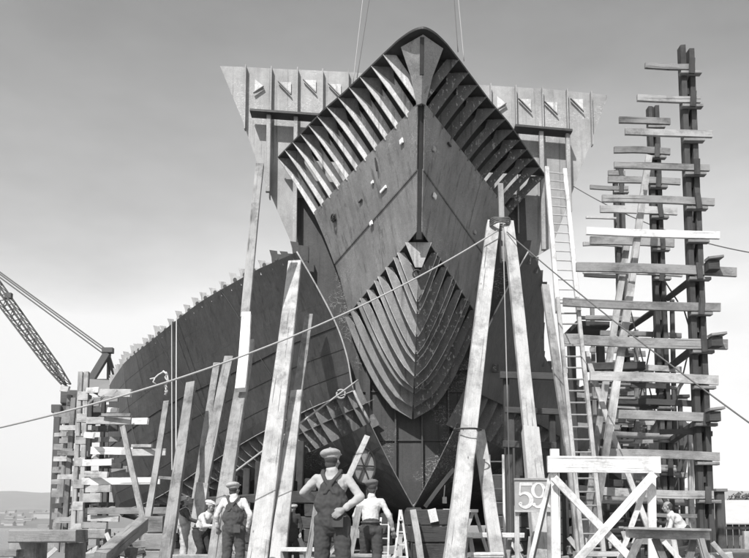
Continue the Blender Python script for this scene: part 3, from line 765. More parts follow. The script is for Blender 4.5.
for (x0, y0, x1, y1, D, w_, mt, tt) in ((636, 330, 638, 556, 22.5, 4, W_MD, tB), (672, 300, 677, 556, 22.4, 4, W_DK, tB), (690, 425, 692, 556, 21, 5, W_BR, tB), (604, 360, 606, 556, 26, 4, W_DK, tC), (644, 380, 647, 556, 26.2, 4, W_DK, tC), (680, 400, 684, 556, 26, 4, W_DK, tC), (592, 300, 598, 556, 25.8, 4, W_MD, tC)):
    q0, q1 = P(x0, y0, D), P(x1, y1, D); q1.z = 0; MB().board(q0, q1, w_*MPP(D), .12).build('upright', mt, tt)
for (x0, y0, x1, y1, D, tt) in ((610, 420, 640, 540, 23, tB), (690, 440, 650, 545, 22, tB), (600, 380, 650, 470, 26, tC), (684, 380, 640, 450, 23, tB), (650, 470, 690, 550, 20.5, tB)):
    MB().board(P(x0, y0, D), P(x1, y1, D), .10, .08).build('brace', rq.choice((W_DK, W_MD)), tt)
# small wedge blocks on the crosspiece ends
for (x, y, D) in ((711, 262, 17.6), (714, 338, 17.6), (712, 412, 17.6)):
    a = P(x, y, D); MB().box((a.x-.12, a.y-.15, a.z-.22), (a.x+.13, a.y+.1, a.z+.0)).build('wedge_block', W_DK, tA)
    MB().board(a+Vector((-.14, -.1, .03)), a+Vector((.2, -.1, .07)), .06, .25).build('wedge', W_MD, tA)
# dark landing platform left of the towers
pf = thing('staging_platform', 'dark plank landing beside the long ladder, high on the starboard side', 'platform', (6.2, 24, 0))
a = P(570, 330, 23); b = P(602, 331, 23)
MB().board(a, b, .16, 1.6).build('planking', W_DK, pf); MB().board(a+Vector((0, -.8, .16)), b+Vector((.1, -.8, .16)), .10, .06).build('kerb_board', W_MD, pf)
for x_ in (571, 600):
    q = P(x_, 336, 23.5); MB().board(q, (q.x, q.y, 0), .22, .2).build('post', W_DK, pf)
# starboard dark cribbing planks under the hull
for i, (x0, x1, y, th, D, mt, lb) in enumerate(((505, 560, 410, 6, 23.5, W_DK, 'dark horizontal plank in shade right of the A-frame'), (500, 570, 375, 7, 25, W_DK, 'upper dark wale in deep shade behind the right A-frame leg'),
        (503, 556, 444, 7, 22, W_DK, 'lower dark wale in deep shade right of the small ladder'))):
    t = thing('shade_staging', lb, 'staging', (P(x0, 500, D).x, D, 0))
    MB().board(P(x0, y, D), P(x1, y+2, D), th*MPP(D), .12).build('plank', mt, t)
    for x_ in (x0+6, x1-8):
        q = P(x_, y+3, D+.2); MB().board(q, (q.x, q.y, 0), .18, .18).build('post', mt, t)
# ---------------- left staging tower
lt = thing('staging_tower', 'pale cluttered staging tower of crossed boards at the port quarter, below the crane', 'scaffold', (-10.4, 28, 0))
for (x0, y0, x1, y1, D, w_, mt) in ((81, 372, 73, 531, 27.6, 4.6, W_BR), (87, 372, 81, 531, 27.6, 4.6, W_BR), (74, 398, 64, 531, 29, 5, W_MD), (70, 395, 58, 531, 30, 4.5, W_MD), (66, 420, 54, 531, 31, 4, W_MD), (91, 400, 86, 531, 29.5, 4, W_DK), (104, 395, 99, 531, 29.5, 4, W_DK)):
    a, b = P(x0, y0, D), P(x1, y1, D); b.z = 0; MB().board(a, b, w_*MPP(D), .16).build('upright', mt, lt)
for k, y in enumerate(range(385, 530, 11)):
    D = 27.55
    xx = lerp(84, 77, (y-372)/160); a = P(xx-5, y, D-.02); b = P(xx+5, y, D-.02)
    if k % 2: MB().board(a, b, .30, .06).build('cleat', W_BR if k % 4 else W_MD, lt)
LP = [(61, 69, 388.5, 6, 30, W_BR), (62, 80, 399, 8, 31, W_DK), (87, 99, 390.5, 5.5, 27.4, W_WH), (99, 131, 393, 8, 27.3, W_BR), (62, 70, 420.5, 7, 30, W_MD), (87, 131, 420.5, 7, 27.4, W_BR), (128, 148, 421.5, 6.5, 27.2, W_WH), (102, 131, 415, 3, 27.0, W_MD),
      (108, 118, 410, 5, 28, W_WH), (55, 67, 435, 4, 30, W_BR), (85, 94, 435, 6, 27.4, W_WH), (54, 67, 447, 6, 30, W_MD), (91, 133, 450.5, 7.5, 27.3, W_WH), (132, 152, 446, 3, 27.2, W_BR), (131, 166, 452.5, 7, 27, W_BR),
      (83, 112, 463, 6.5, 27.4, W_WH), (85, 108, 474, 6, 27.4, W_BR), (82, 160, 481.5, 7, 27.3, W_WH), (158, 172, 477.5, 3, 26.8, W_MD), (86, 111, 489, 7, 27.4, W_BR), (84, 101, 498, 9, 27.4, W_BR), (88, 168, 511, 6.5, 27.2, W_MD),
      (88, 119, 518, 6, 27.4, W_BR), (82, 107, 525, 6, 27.4, W_MD), (54, 68, 459, 5, 30, W_BR), (53, 66, 470, 6, 30.5, W_MD), (52, 66, 482, 5, 30.5, W_BR), (52, 68, 494, 7, 30.5, W_MD), (53, 66, 506, 5, 30, W_DK), (52, 68, 516, 7, 30, W_MD), (60, 82, 441, 5, 29.5, W_MD), (60, 90, 500, 6, 29.5, W_DK), (100, 122, 466, 5, 28.4, W_DK), (112, 128, 470, 6, 28.6, W_MD),
      (60, 92, 428, 5, 28.6, W_BR), (58, 92, 453, 5, 28.6, W_MD), (58, 90, 477, 5, 28.6, W_BR), (56, 90, 520, 6, 28.6, W_MD), (92, 118, 429, 6, 28.8, W_DK), (92, 120, 440, 5, 29, W_MD), (94, 118, 400, 5, 28.6, W_MD)]
rz_ = random.Random(4)
for k in range(34):
    x0 = rz_.uniform(52, 100); LP.append((x0, x0+rz_.uniform(8, 26), rz_.uniform(398, 530), rz_.choice((3, 4, 5, 6)), rz_.uniform(28.5, 32), rz_.choice((W_MD, W_BR, W_DK, W_PL))))
for (x0, x1, y, th, D, mt) in LP:
    a, b = P(x0, y, D), P(x1, y+random.uniform(-1, 1), D-random.uniform(0, .8)); MB().board(a, b, th*MPP(D), .07, ch=.08).build('crosspiece', mt, lt)
for (x0, y0, x1, y1) in ((88, 404, 94, 398), (98, 402, 104, 396), (112, 398, 118, 390)):
    MB().board(P(x0, y0, 27), P(x1, y1, 26.8), .07, .05).build('loose_batten', W_BR, lt)
# ================================================================ FOREGROUND TRESTLES ========
tr = thing('trestle', 'big whitewashed X-braced trestle in the right foreground', 'trestle', (2.9, 11, 0))
DT = 11
MB().board(P(547.5, 464.3, DT), P(660, 465, DT), 16.5*MPP(DT), .06, ch=.05).build('top_board', W_WH, tr)
def tb(x0, y0, x1, y1, w_, nm, dd=0, foot=False, mt=W_WH, par=tr, D=DT):
    a, b = P(x0, y0, D+dd), P(x1, y1, D+dd); d_ = (b-a).normalized()
    if foot: b = b+d_*(b.z/(-d_.z))
    return MB().board(a, b, w_*MPP(D), .05, ch=.06).build(nm, mt, par)
tb(554.5, 449, 556, 558, 9, 'leg', .06, True); tb(651.5, 472, 652.5, 558, 8, 'leg', .06, True)
tb(554, 478, 634, 562, 7.5, 'cross_brace', -.06, True); tb(654, 474, 576, 562, 8, 'cross_brace', -.12, True)
tb(551, 474, 531, 558, 4.2, 'raking_leg', .1, True); tb(648, 480, 620, 558, 5, 'raking_leg', .45, True)
MB().board(P(553.2, 476, DT+.06), P(534, 558, DT+.06), .022, .05).build('brace_edge', S_BLK, tr)
MB().board(P(512, 522, 13), P(585, 526, 13), .0001, .0001) if False else None
sh = thing('sawhorse', 'low grey sawhorse beam in the right foreground beyond the trestle leg', 'sawhorse', (P(667, 533, 10).x, 10, 0))
MB().board(P(627, 532.5, 10), P(708, 535, 10), 10.5*MPP(10), .12).build('beam', W_BR, sh)
MB().board(P(626, 528, 9.95), P(708, 530, 9.95), .03, .2).build('cap_board', W_BR, sh)
for x0, x1 in ((640, 630), (655, 664), (694, 689), (700, 706)):
    tb(x0, 538, x1, 560, 7, 'leg', random.uniform(-.05, .25), True, W_MD, sh, 10)
be = thing('sawhorse', 'low white sawhorse between the A-frame legs under the sign', 'sawhorse', (P(494, 535, 14.5).x, 14.5, 0))
MB().board(P(464, 535, 14.5), P(524, 535.5, 14.5), 5*MPP(14.5), .10).build('beam', W_WH, be)
for x0, x1 in ((467, 464), (470, 474), (510, 507), (514, 519)): tb(x0, 537, x1, 560, 4.4, 'leg', random.uniform(0, .2), True, W_BR, be, 14.5)
b2 = thing('sawhorse', 'small sawhorse with one raking leg close behind the left A-frame leg', 'sawhorse', (P(460, 535, 15.5).x, 15.6, 0))
MB().board(P(443, 510.5, 15.6), P(478, 511, 15.6), 3*MPP(15.6), .08).build('beam', W_WH, b2)
for x0, x1 in ((473, 465), (475, 482), (446, 442)): tb(x0, 512, x1, 535, 3.2, 'leg', .1, True, W_BR, b2, 15.6)
def plank(label, x0, x1, y, th, D, mt, dpt=.3, y1=None, name='plank'):
    r_ = thing(name, label, 'plank', (P((x0+x1)/2, y, D).x, D, 0))
    MB().board(P(x0, y, D), P(x1, y if y1 is None else y1, D), th*MPP(D), dpt).build('board', mt, r_)
    for x_ in (x0+2, x1-2):
        q = P(x_, y, D+.05); 
        if q.z > .1: MB().board((q.x, D+.1, 0), (q.x, D+.1, q.z-th*MPP(D)/2), .12, .2).build('support_block', W_MD, r_)
    return r_
plank('white board on blocks at the foot of the A-frame', 470, 502, 555, 5, 13.6, W_WH)
plank('pale trestle plank beside the left foot of the big overalled man', 282, 318, 549.5, 4, 15, W_WH)
plank('grey plank on blocks in front of the three workers at left', 174, 222, 557, 5, 17, W_BR)
plank('pale plank by the lowered timber behind the white-shirted man', 345, 372, 556, 4, 12.5, W_BR)
plank('light plank on low blocks behind the white trestle', 575, 625, 554, 5, 14, W_BR)
# slanting boards near the big man
timber('prop', 'short pale prop leaning left of the big overalled man', 'prop', [(317, 500, 14, 309, 552, 13.4, 6.5, W_MD, 'timber', 'foot')])
timber('prop', 'wide pale board propped between the two men seen from behind', 'prop', [(359, 508, 13.2, 350, 556, 12.6, 8, W_MD, 'timber', 'foot')])
timber('prop', 'white board with two bands leaning up behind the big overalled man', 'prop', [(367, 437, 19, 344, 490, 17, 7.5, W_BR, 'timber', 'foot')])
# spoked wheel leaning at the keel plate
wh = thing('spoked_wheel', 'pale spoked wheel against the keel plating behind the white-shirted man', 'wheel', (P(364, 466, 24.6).x, 24.6, 2))
wc = P(364, 466, 24.6)
def wp_(a, r): return wc+Vector((math.cos(a)*r*.62, math.cos(a)*r*.4, math.sin(a)*r))
MB().tube([wp_(i*math.pi/12, .55) for i in range(25)], .035, 6).build('rim', S_BLK, wh)
MB().prism([wp_(i*math.pi/12, .52)+Vector((0, .06, 0)) for i in range(24)], (0, .02, 0)).build('disc', S_BH, wh)
for i in range(6): MB().tube([wp_(i*math.pi/3, .03), wp_(i*math.pi/3, .53)], .025, 5).build('spoke', S_BLK, wh)
MB().tube([wc+Vector((.1,.15,-.5)), Vector((wc.x+.1, wc.y+.2, 0))], .05, 6).build('stand', S_BLK, wh)
# ---------------- stacks of timber
def crib(label, x0, x1, y0, y1, depth, ztop, zbot=0, rows=None, mat=W_MD, name='timber_stack', rot=0, ends=None):
    r_ = thing(name, label, 'timber stack', ((x0+x1)/2, y0, zbot)); z = zbot; k = 0; hgt = (ztop-zbot)/rows
    while k < rows:
        if k % 2 == 0 or ends is None:
            n = 3
            for j in range(n):
                ya = lerp(y0, y1-depth, j/(n-1)); o = random.uniform(-.06, .06)
                MB().board((x0+o, ya+depth/2, z+hgt/2), (x1+o, ya+depth/2, z+hgt/2), hgt-.012, depth, ch=.07).build('timber', mat, r_)
        else:
            for j in range(3):
                xa = lerp(x0+depth/2, x1-depth/2, j/2)
                MB().board((xa, y0-.03, z+hgt/2), (xa, y1+.03, z+hgt/2), depth, hgt-.012, up=(0, 0, 1), ch=.07).build('timber', mat, r_)
        z += hgt; k += 1
    return r_
a = P(410, 509, 15.5); b = P(451, 509, 15.5)
ks = crib('solid stack of dark heavy keel timbers left of the A-frame', a.x, b.x, 15.5, 16.9, .4, a.z, 0, 4, W_DK)
MB().board(P(431.5, 509, 15.44), P(434.5, 522, 15.44), .16, .03).build('notice_board', W_WH, ks)
timber('prop', 'pale raking prop against the left face of the keel timber stack', 'prop', [(413, 511, 15.3, 420, 558, 14.4, 8, W_MD, 'timber', 'foot')])  # pale timber stands in for a sunlit strip on the stack
crib('keel block stack under the ship on the centreline', AX-1.1, AX+.9, 26.7, 28.2, .4, 1.4, 0, 4, W_DK, 'keel_blocks', ends=1)
for i, (xx, yy, zz) in enumerate(((-2.2, 27.5, 2.6), (5.0, 27.5, 2.7), (-5.0, 31, 2.2), (8.0, 31, 2.3), (-8.5, 34, 2.0))):  # cribbing added to bring darkness under the hull
    crib(['block cribbing under the port bottom shell, nearest the keel', 'block cribbing under the starboard bottom shell, nearest the keel', 'second block cribbing out from the keel on the port side', 'second block cribbing out from the keel on the starboard side', 'outermost block cribbing beneath the port bilge'][i],
         xx-1, xx+1, yy, yy+1.6, .4, min(zz, hull(yy+.2, .2, -1).z if abs(xx-AX) < 4 else 1.9), 0, 6, W_DK, 'keel_blocks', ends=1)
for sg_, lb in ((-1, 'dark launching ways and cradle timbers along the port bilge'), (1, 'dark launching ways and cradle timbers along the starboard bilge')):
    cw = thing('launching_cradle', lb, 'launching cradle', (AX+sg_*8, 33, 0)); rl = random.Random(12+sg_)  # dark timbers added to deepen the dark below the bilge and block sky
    Dv = [29.5, 32, 35, 38, 42, 47]; ln_ = [Vector((hull(D, .40, sg_).x+sg_*.4, D, 0)) for D in Dv]
    for q0, q1 in zip(ln_, ln_[1:]):
        for zc_, hh_ in ((.45, .8), (1.30, .55), (2.0, .5)): MB().board(q0+Vector((0, 0, zc_)), q1+Vector((0, 0, zc_)), .5, hh_, up=(0, 0, 1)).build('way_timber', W_DK, cw)
    for D in [29.8+i*.9 for i in range(19)]:
        q = hull(D, .42, sg_); MB().board((q.x+sg_*.15, D, 0), (q.x+sg_*.05, D, q.z-.05), .28, .3).build('poppet', W_DK, cw)
# low clutter along the foot of the picture
CL = [(226, 250, 541, 18, 'low heap of offcuts between the overalled worker and the square shore', 4), (300, 330, 545, 19, 'low heap of offcuts behind the dark-coated man', 5), (376, 410, 546, 17.2, 'jumble of blocks beside the short ladder', 6),
      (505, 530, 546, 17, 'jumble of blocks under the number sign', 5), (560, 600, 545, 16.5, 'offcut pile behind the left leg of the white trestle', 6), (604, 645, 540, 18.5, 'offcut pile behind the crossed braces of the white trestle', 7),
      (664, 704, 548, 15.5, 'offcut pile under the low sawhorse at right', 6), (708, 749, 550, 16, 'offcut pile near the shed at the right edge', 6), (20, 60, 549, 19, 'pile of rough blocks behind the massive timbers at left', 6), (112, 150, 540, 19, 'pile of rough blocks behind the sloping baulk', 7),
      (100, 128, 532, 23, 'taller heap of broken boards at the foot of the left tower', 8), (150, 178, 545, 21, 'low heap of boards at the foot of the grey shore', 6)]
rk = random.Random(21)
for (x0, x1, y, D, lb, n) in CL:
    c0 = P((x0+x1)/2, y, D); hgt = max(.35, c0.z); w0 = (x1-x0)*MPP(D)
    r_ = thing('scrap_pile', lb, 'scrap pile', (c0.x, D, 0)); nl = max(2, int(hgt/.17))
    for i in range(nl):
        for j in range(max(2, n//2)):
            f = 1-.55*i/nl; cx_ = c0.x+rk.uniform(-.5, .5)*w0*f*.6; L0 = w0*f*rk.uniform(.35, .7); a_ = rk.gauss(0, .35); z_ = .09+i*hgt/nl
            dy = rk.uniform(-.3, .4)
            MB().board((cx_-L0/2*math.cos(a_), D+dy-L0/2*math.sin(a_), z_), (cx_+L0/2*math.cos(a_), D+dy+L0/2*math.sin(a_), z_+rk.uniform(-.02, .08)), rk.uniform(.08, .2), rk.uniform(.08, .25)).build('offcut', rk.choice((W_MD, W_BR, W_DK, W_MD)), r_)
    for j in range(2):
        a_ = rk.uniform(-.6, .6); q = Vector((c0.x+rk.uniform(-.4, .4)*w0, D-.35, 0)); MB().board(q, q+Vector((a_, .3, hgt*rk.uniform(1.0, 1.35))), .10, .03).build('leaning_stick', W_BR, r_)
# big left foreground block of timbers
lb = thing('timber_stack', 'massive squared timbers stacked with a dark gap at the lower left corner', 'timber stack', (P(48, 558, 16).x, 16.5, 0))
MB().board(P(17, 536, 15.6), P(80, 536, 15.6)+Vector((0, .1, 0)), 12.5*MPP(15.6), .9, ch=.1).build('top_timber', W_MD, lb)
MB().board(P(29, 542.5, 16)+Vector((0, 0, -.002)), P(29, 542.5, 16)*1+Vector((0, 0, -1.2)) if False else Vector((P(29, 542.5, 16).x, 16, 0)), 26*MPP(16), .6, ch=.06).build('upright_block', W_BR, lb)
MB().board(Vector((P(74, 543, 16).x, 16.1, P(74, 543, 16).z)), Vector((P(74, 543, 16).x, 16.1, 0)), 12*MPP(16), .5, ch=.06).build('upright_block', W_MD, lb)
timber('timber_baulk', 'heavy squared baulk sloping up to the right at lower left', 'timber baulk', [(143, 524, 17.6, 100, 560, 15.2, 14, W_MD, 'timber')], th=.3)
a = P(145, 516, 19); b = P(163, 516, 19)
crib('short stack of grey blocks between the slim shores at left', a.x, b.x, 19, 20, .32, a.z, 0, 3, W_MD)
plank('rough pale log lying low at the far lower left corner', -14, 20, 553, 7, 14, W_MD, .3, name='log')
plank('wide grey board low beside the massive timbers at left', 82, 108, 534, 10, 22, W_MD, .5)
plank('heap-side board leaning low behind the sloping baulk', 112, 134, 549, 9, 17, W_MD, .5, 553)
# loose offcuts heap (lit chips between tower and baulk)
rs = random.Random(3)
for i in range(10):
    q = P(rs.uniform(84, 112), 545, rs.uniform(20.5, 23)); q.z = 0
    l_ = rs.uniform(.4, .9); a_ = rs.uniform(0, 3.1)
    zz = .10+.07*(i % 3)
    o = MB().board(q+Vector((-math.cos(a_)*l_/2, -math.sin(a_)*l_/2, zz)), q+Vector((math.cos(a_)*l_/2, math.sin(a_)*l_/2, zz+rs.uniform(0, .3))), .16, .12).build('wood_offcut', W_BR)
    tag(o, 'rough pale timber offcut lying in the heap at the foot of the left tower', 'offcut', 'timber offcuts below the left tower')
# ================================================================ SIGN =======================
DS = 12.3
sg = thing('number_sign', 'grey painted board reading 596 on a thin post beside the trestle', 'sign', (P(533, 530, DS).x, DS, 0))
c1, c2 = P(514.5, 478.5, DS), P(555, 512, DS)
zt, zb_ = c1.z, c2.z
MB().box((c1.x, DS, zb_), (c2.x, DS+.03, zt), ch=.02).build('board', M_SIGN, sg)
for zz, nm in ((zt-.012, 'edge_batten'), (zb_+.012, 'edge_batten')):
    MB().box((c1.x-.01, DS-.02, zz-.015), (c2.x+.01, DS-.003, zz+.015)).build(nm, W_BR, sg)
MB().board((P(517.5, 513, DS).x, DS+.06, zb_+.1), (P(517.5, 540, DS).x, DS+.06, 0), .07, .05).build('post', W_BR, sg)
MB().board((P(550, 513, DS).x, DS+.06, zb_+.1), (P(550, 540, DS).x, DS+.06, 0), .07, .05).build('post', W_BR, sg)
def stroke(pts, w_, x0, z0, sc):
    """flat lettering stroke of varying width"""
    L_, R_ = [], []
    for k, p in enumerate(pts):
        q = pts[min(k+1, len(pts)-1)]; r_ = pts[max(k-1, 0)]
        d_ = Vector((q[0]-r_[0], 0, q[1]-r_[1])).normalized(); n_ = Vector((-d_.z, 0, d_.x))
        ww = w_[min(k, len(w_)-1)] if isinstance(w_, list) else w_
        ww *= .82; c_ = Vector((x0+p[0]*sc, DS-.006, z0+p[1]*sc)); L_.append(c_+n_*ww*sc/2); R_.append(c_-n_*ww*sc/2)
    return L_, R_
def arc(cx, cz, rx, rz, a0, a1, n=18): return [(cx+math.cos(R(lerp(a0, a1, i/n)))*rx, cz+math.sin(R(lerp(a0, a1, i/n)))*rz) for i in range(n+1)]
def digit(ch, x0, z0, sc):
    m = MB(); ST = []
    def wv(n, lo=.07, hi=.2): return [lerp(lo, hi, math.sin(i/(n-1)*math.pi)) for i in range(n)]
    if ch == '5':
        ST.append(([(.13, .92), (.60, .92)], .15)); ST.append(([(.14, .96), (.11, .50)], .07))
        p = arc(.30, .31, .25, .27, 140, -150, 22); ST.append((p, wv(len(p)))); ST.append((arc(.13, .17, .05, .05, 0, 360, 10), .06))
    if ch in '96':
        p1 = arc(.34, .68, .22, .27, 0, 360, 24); p2 = arc(.30, .50, .27, .45, 55, -125, 22)
        w1 = [.07+.09*abs(math.cos(R(360*i/24))) for i in range(25)]
        if ch == '6': p1 = [(.68-x, 1-z) for x, z in p1]; p2 = [(.68-x, 1-z) for x, z in p2]
        ST.append((p1, w1)); ST.append((p2, wv(len(p2), .06, .18)))
        e = (.16, .14) if ch == '9' else (.52, .86); ST.append((arc(e[0], e[1], .04, .04, 0, 360, 10), .07))
    for k, (p, w_) in enumerate(ST):
        L_, R_ = stroke(p, w_, x0, z0, sc)
        yo = Vector((0, -.0015*k, 0))
        m.grid([[q+yo for q in L_], [q+yo for q in R_]])
    return m.build('numeral', M_WORN, sg)
hh = (zt-zb_); wd_ = c2.x-c1.x
for i, ch in enumerate('596'): digit(ch, c1.x+.03+i*wd_*.325, zb_+hh*.11, hh*.80*.98)
# ================================================================ ROPES ======================
wire('mooring_wire', (P(-30, 434, 13), P(497, 231, 18.4)), .020, M_WIREL, 'long taut wire rising from the left edge to the A-frame top', sag=.55, n=40)
wire('guy_wire', (P(507, 232, 18.4), P(790, 452, 12)), .014, M_WIRE, 'dark guy wire falling from the A-frame top to the right edge', sag=.12, n=30)
wire('guy_wire', (P(573, 186, 26.7), P(790, 258, 22)), .018, M_WIRE, 'upper guy wire crossing the sky behind the staging columns', sag=.45, n=30)
wire('hanging_rope', (P(503, 228, 18.6), Vector((P(503, 228, 18.6).x+.06, 18.6, .3))), .014, M_WIREL, 'thin plumb line hanging from the A-frame top')
wire('hanging_rope', (hull(33.2, 1, -1)+Vector((-.05, -.1, 0)), P(172, 470, 24)), .02, M_WIREL, 'pair of ropes hanging from the hull edge, left strand', n=8)
wire('hanging_rope', (hull(32.9, 1, -1)+Vector((-.05, -.1, 0)), P(176, 470, 24)), .02, M_ROPE, 'pair of ropes hanging from the hull edge, right strand', n=8)
ro = MB(); rp = [P(*q, 14.6) for q in ((163, 371), (167, 374), (168, 380), (165, 386), (167, 391), (165, 395))]; ro.tube(rp, .02, 6)
ro.tube([P(*q, 14.6) for q in ((163, 372), (158, 375), (155, 378), (150, 379))], .014, 6); ro.tube([P(*q, 14.6) for q in ((155, 378), (153, 382), (156, 384))], .013, 6)
ro.tube([P(166+.9*math.sin(k), 372+k*1.1, 14.58) for k in range(20)], .013, 5)
tag(ro.build('rope_tail', M_ROPE, smooth=True), 'knotted frayed rope tail dangling from the long taut wire', 'rope')
wire('tackle_rope', (P(358, 380, 26.0), P(232, 474, 21)), .028, M_WIREL, 'straight tie bar slanting down left across the bare ribs', sag=0)
o = MB(); rc = P(341, 394, 25.5); o.tube([rc+Vector((math.cos(a)*.14, 0, math.sin(a)*.14)) for a in [i*math.pi/8 for i in range(17)]], .03, 6)
tag(o.build('shackle', M_WIREL), 'ring shackle on the slanting tie bar near the shell edge', 'shackle')
o = MB(); q = P(444, 497, 15); o.tube([q, q+Vector((.02, 0, .22))], .012, 5); o.box((q.x-.03, q.y-.03, q.z-.12), (q.x+.05, q.y+.03, q.z))
tag(o.build('hanging_hook', M_WIRE), 'small hook hanging beside the keel timber stack', 'hook')
# ================================================================ CRANE ======================
CD = 48
cx = P(84, 390, CD)
cr_ = thing('crane', 'dark lattice-boom crane leaning left behind the port staging tower', 'crane', (cx.x, CD, 0))
MB().board((cx.x-1.5, CD, 0), (cx.x-1.5, CD, cx.z-1), .4, .4).build('tower_leg', M_CRANE, cr_); MB().board((cx.x+1.5, CD, 0), (cx.x+1.5, CD, cx.z-1), .4, .4).build('tower_leg', M_CRANE, cr_)
for k in range(3): MB().board((cx.x-1.5, CD, 1+2.3*k), (cx.x+1.5, CD, 3.2+2.3*k), .2, .2).build('tower_brace', M_CRANE, cr_)
a = P(88, 379, CD); b = P(114, 391, CD)
MB().box((a.x, CD, b.z), (b.x, CD+2.5, a.z)).build('machinery_house', plain('cab_grey', .25, .2, 1), cr_)
a = P(61, 390, CD); b = P(80, 404, CD); MB().box((a.x, CD, b.z), (b.x, CD+2, a.z)).build('operator_cab', M_CRANE, cr_)
MB().box((cx.x-2, CD+.1, b.z-.5), (P(112, 390, CD).x, CD+2.4, b.z-.01)).build('turntable', M_CRANE, cr_)
# boom: 4 chords with lacing
bm_ = MB()
A = [P(60, 386, CD), P(66, 380, CD)]; Bv = [P(-22, 276, CD), P(-14, 270, CD)]
ch_ = []
for dy in (0, 1.0):
    for q0, q1 in zip(A, Bv):
        q0 = q0+Vector((0, dy, 0)); q1 = q1+Vector((0, dy, 0))
        mid = q0.lerp(q1, .3)
        ch_.append((q0, q1))
def boompt(c, f):
    q0, q1 = ch_[c]; p = q0.lerp(q1, f); ctr = (ch_[0][0].lerp(ch_[0][1], f)+ch_[1][0].lerp(ch_[1][1], f))/2
    wdn = interp([(0, .5), (.15, 1.0), (1, 1.3)], f); q = p-ctr; dyv = q.y; q.y = 0
    return ctr+q*wdn+Vector((0, dyv, 0))
for c in range(4): bm_.tube([boompt(c, i/20) for i in range(21)], .058, 5)
n = 22
for i in range(n):
    f0, f1 = i/n, (i+1)/n
    for c0, c1 in ((0, 1), (2, 3), (0, 2), (1, 3)):
        bm_.tube([boompt(c0 if i % 2 else c1, f0), boompt(c1 if i % 2 else c0, f1)], .028, 4)
bm_.build('boom', M_CRANE, cr_)
MB().tube([A[0].lerp(A[1], .5)+Vector((0, .5, 0)), Bv[0].lerp(Bv[1], .6)+Vector((0, .5, 0))], .07, 5).build('hoist_line', M_CRANE, cr_)
ap = P(107.5, 353, CD+1)
gm = MB(); gm.board(ap, P(91, 380, CD+1), .45, .3); gm.board(ap, P(116, 380, CD+2), .22, .2); gm.board(ap+Vector((0, .3, 0)), P(108.5, 381, CD+2.2), .2, .2); gm.board(ap+Vector((-.3, 0, .15)), ap+Vector((.35, 0, .15)), .35, .4)
gm.build('gantry_mast', M_CRANE, cr_)
for (x0, y0, x1, y1) in ((107, 350, -40, 243), (105, 355, -40, 248), (106, 352, -40, 245)):
    MB().tube([P(x0, y0, CD+1), P(x1, y1, CD+1)], .045, 5).build('pendant_cable', M_WIRE, cr_)
MB().box((P(9, 298, CD).x-.3, CD, P(9, 298, CD).z), (P(9, 298, CD).x+.1, CD+.3, P(9, 298, CD).z+.35)).build('sheave', M_CRANE, cr_)
# ================================================================ RIGHT BACKGROUND ===========
hd = 34
hut = thing('shed', 'low shed with a pale pitched roof and boarded wall at the far right edge', 'shed', (P(760, 545, hd).x, hd, 0))
xl = P(720, 525, hd).x; xr = xl+6
MB().slab([[(xl-.15, hd-.4, P(740, 523, hd).z), (xr, hd-.4, P(740, 523, hd).z)], [(xl+.15, hd+3.5, P(740, 500, hd+3.5).z), (xr, hd+3.5, P(740, 500, hd+3.5).z)]], .06).build('roof', plain('pale_roofing', .5, .15, 2), hut)
MB().prism([(xl, hd, 0), (xl, hd, P(740, 523, hd).z-.02), (xl, hd+3.4, P(740, 500, hd+3.5).z-.1), (xl, hd+3.4, 0)], (.06, 0, 0)).build('side_wall', W_MD, hut)
for k in range(22):
    MB().board((xl+.15+k*.27, hd+.05, 0), (xl+.15+k*.27, hd+.05, P(740, 523, hd).z-.05), .23, .04).build('wall_board', W_DK if k % 3 else W_MD, hut)
MB().board((xl+.1, hd-.1, P(740, 528, hd).z), (xr, hd-.1, P(740, 528, hd).z), .12, .1).build('eave_beam', W_MD, hut)
MB().board((xl+1.0, hd-.25, 0), (xl+1.0, hd-.25, .75), .3, .2).build('door_post', W_BR, hut)
bo = thing('bollard_post', 'stout dark post with a flat cap between the staging column and the shed', 'post', (P(719, 545, 24).x, 24, 0))
q = P(719, 489, 24); MB().board((q.x, 24, 0), (q.x, 24, q.z-.06), .24, .24).build('post', W_DK, bo); MB().board((q.x-.17, 24, q.z-.04), (q.x+.17, 24, q.z-.04), .09, .4).build('cap', W_MD, bo)
plank('grey plank lying on blocks at the foot of the shed', 706, 745, 552, 6, 20, W_MD, .6)
plank('dark baulk in front of the far right shed', 712, 770, 556, 6, 18, W_DK, .4)
# tree far right
M_LEAF = plain('tree_foliage', .07, .5, 1.5, .9, 0)
def tree(px, D, hgt, label):
    x = P(px, 520, D).x; t = thing('tree', label, 'tree', (x, D, 0)); rr = random.Random(int(px))
    MB().tube([(x, D, 0), (x+.1, D, hgt*.4), (x, D, hgt*.8)], .2, 7, r2=.06).build('trunk', W_DK, t)
    c = MB()
    for i in range(900):
        a_ = rr.uniform(0, 6.28); el = rr.uniform(-1, 1); r_ = rr.uniform(.4, 1)**.5*hgt*.42
        p = Vector((x+math.cos(a_)*r_*math.sqrt(1-el*el), D+math.sin(a_)*r_*math.sqrt(1-el*el), hgt*.6+el*r_*.85))
        if noise.noise(p*.9) < -.12: continue
        n1 = Vector((rr.gauss(0, 1), rr.gauss(0, 1), rr.gauss(0, 1))).normalized(); n2 = n1.orthogonal().normalized(); s_ = rr.uniform(.12, .25)
        c.poly([p, p+n1*s_, p+n1*s_+n2*s_, p+n2*s_])
    c.build('crown', M_LEAF, t)
tree(741, 70, 4.0, 'small leafy tree above the shed roof, left one'); tree(758, 66, 4.4, 'small leafy tree above the shed roof, at the picture edge'); 
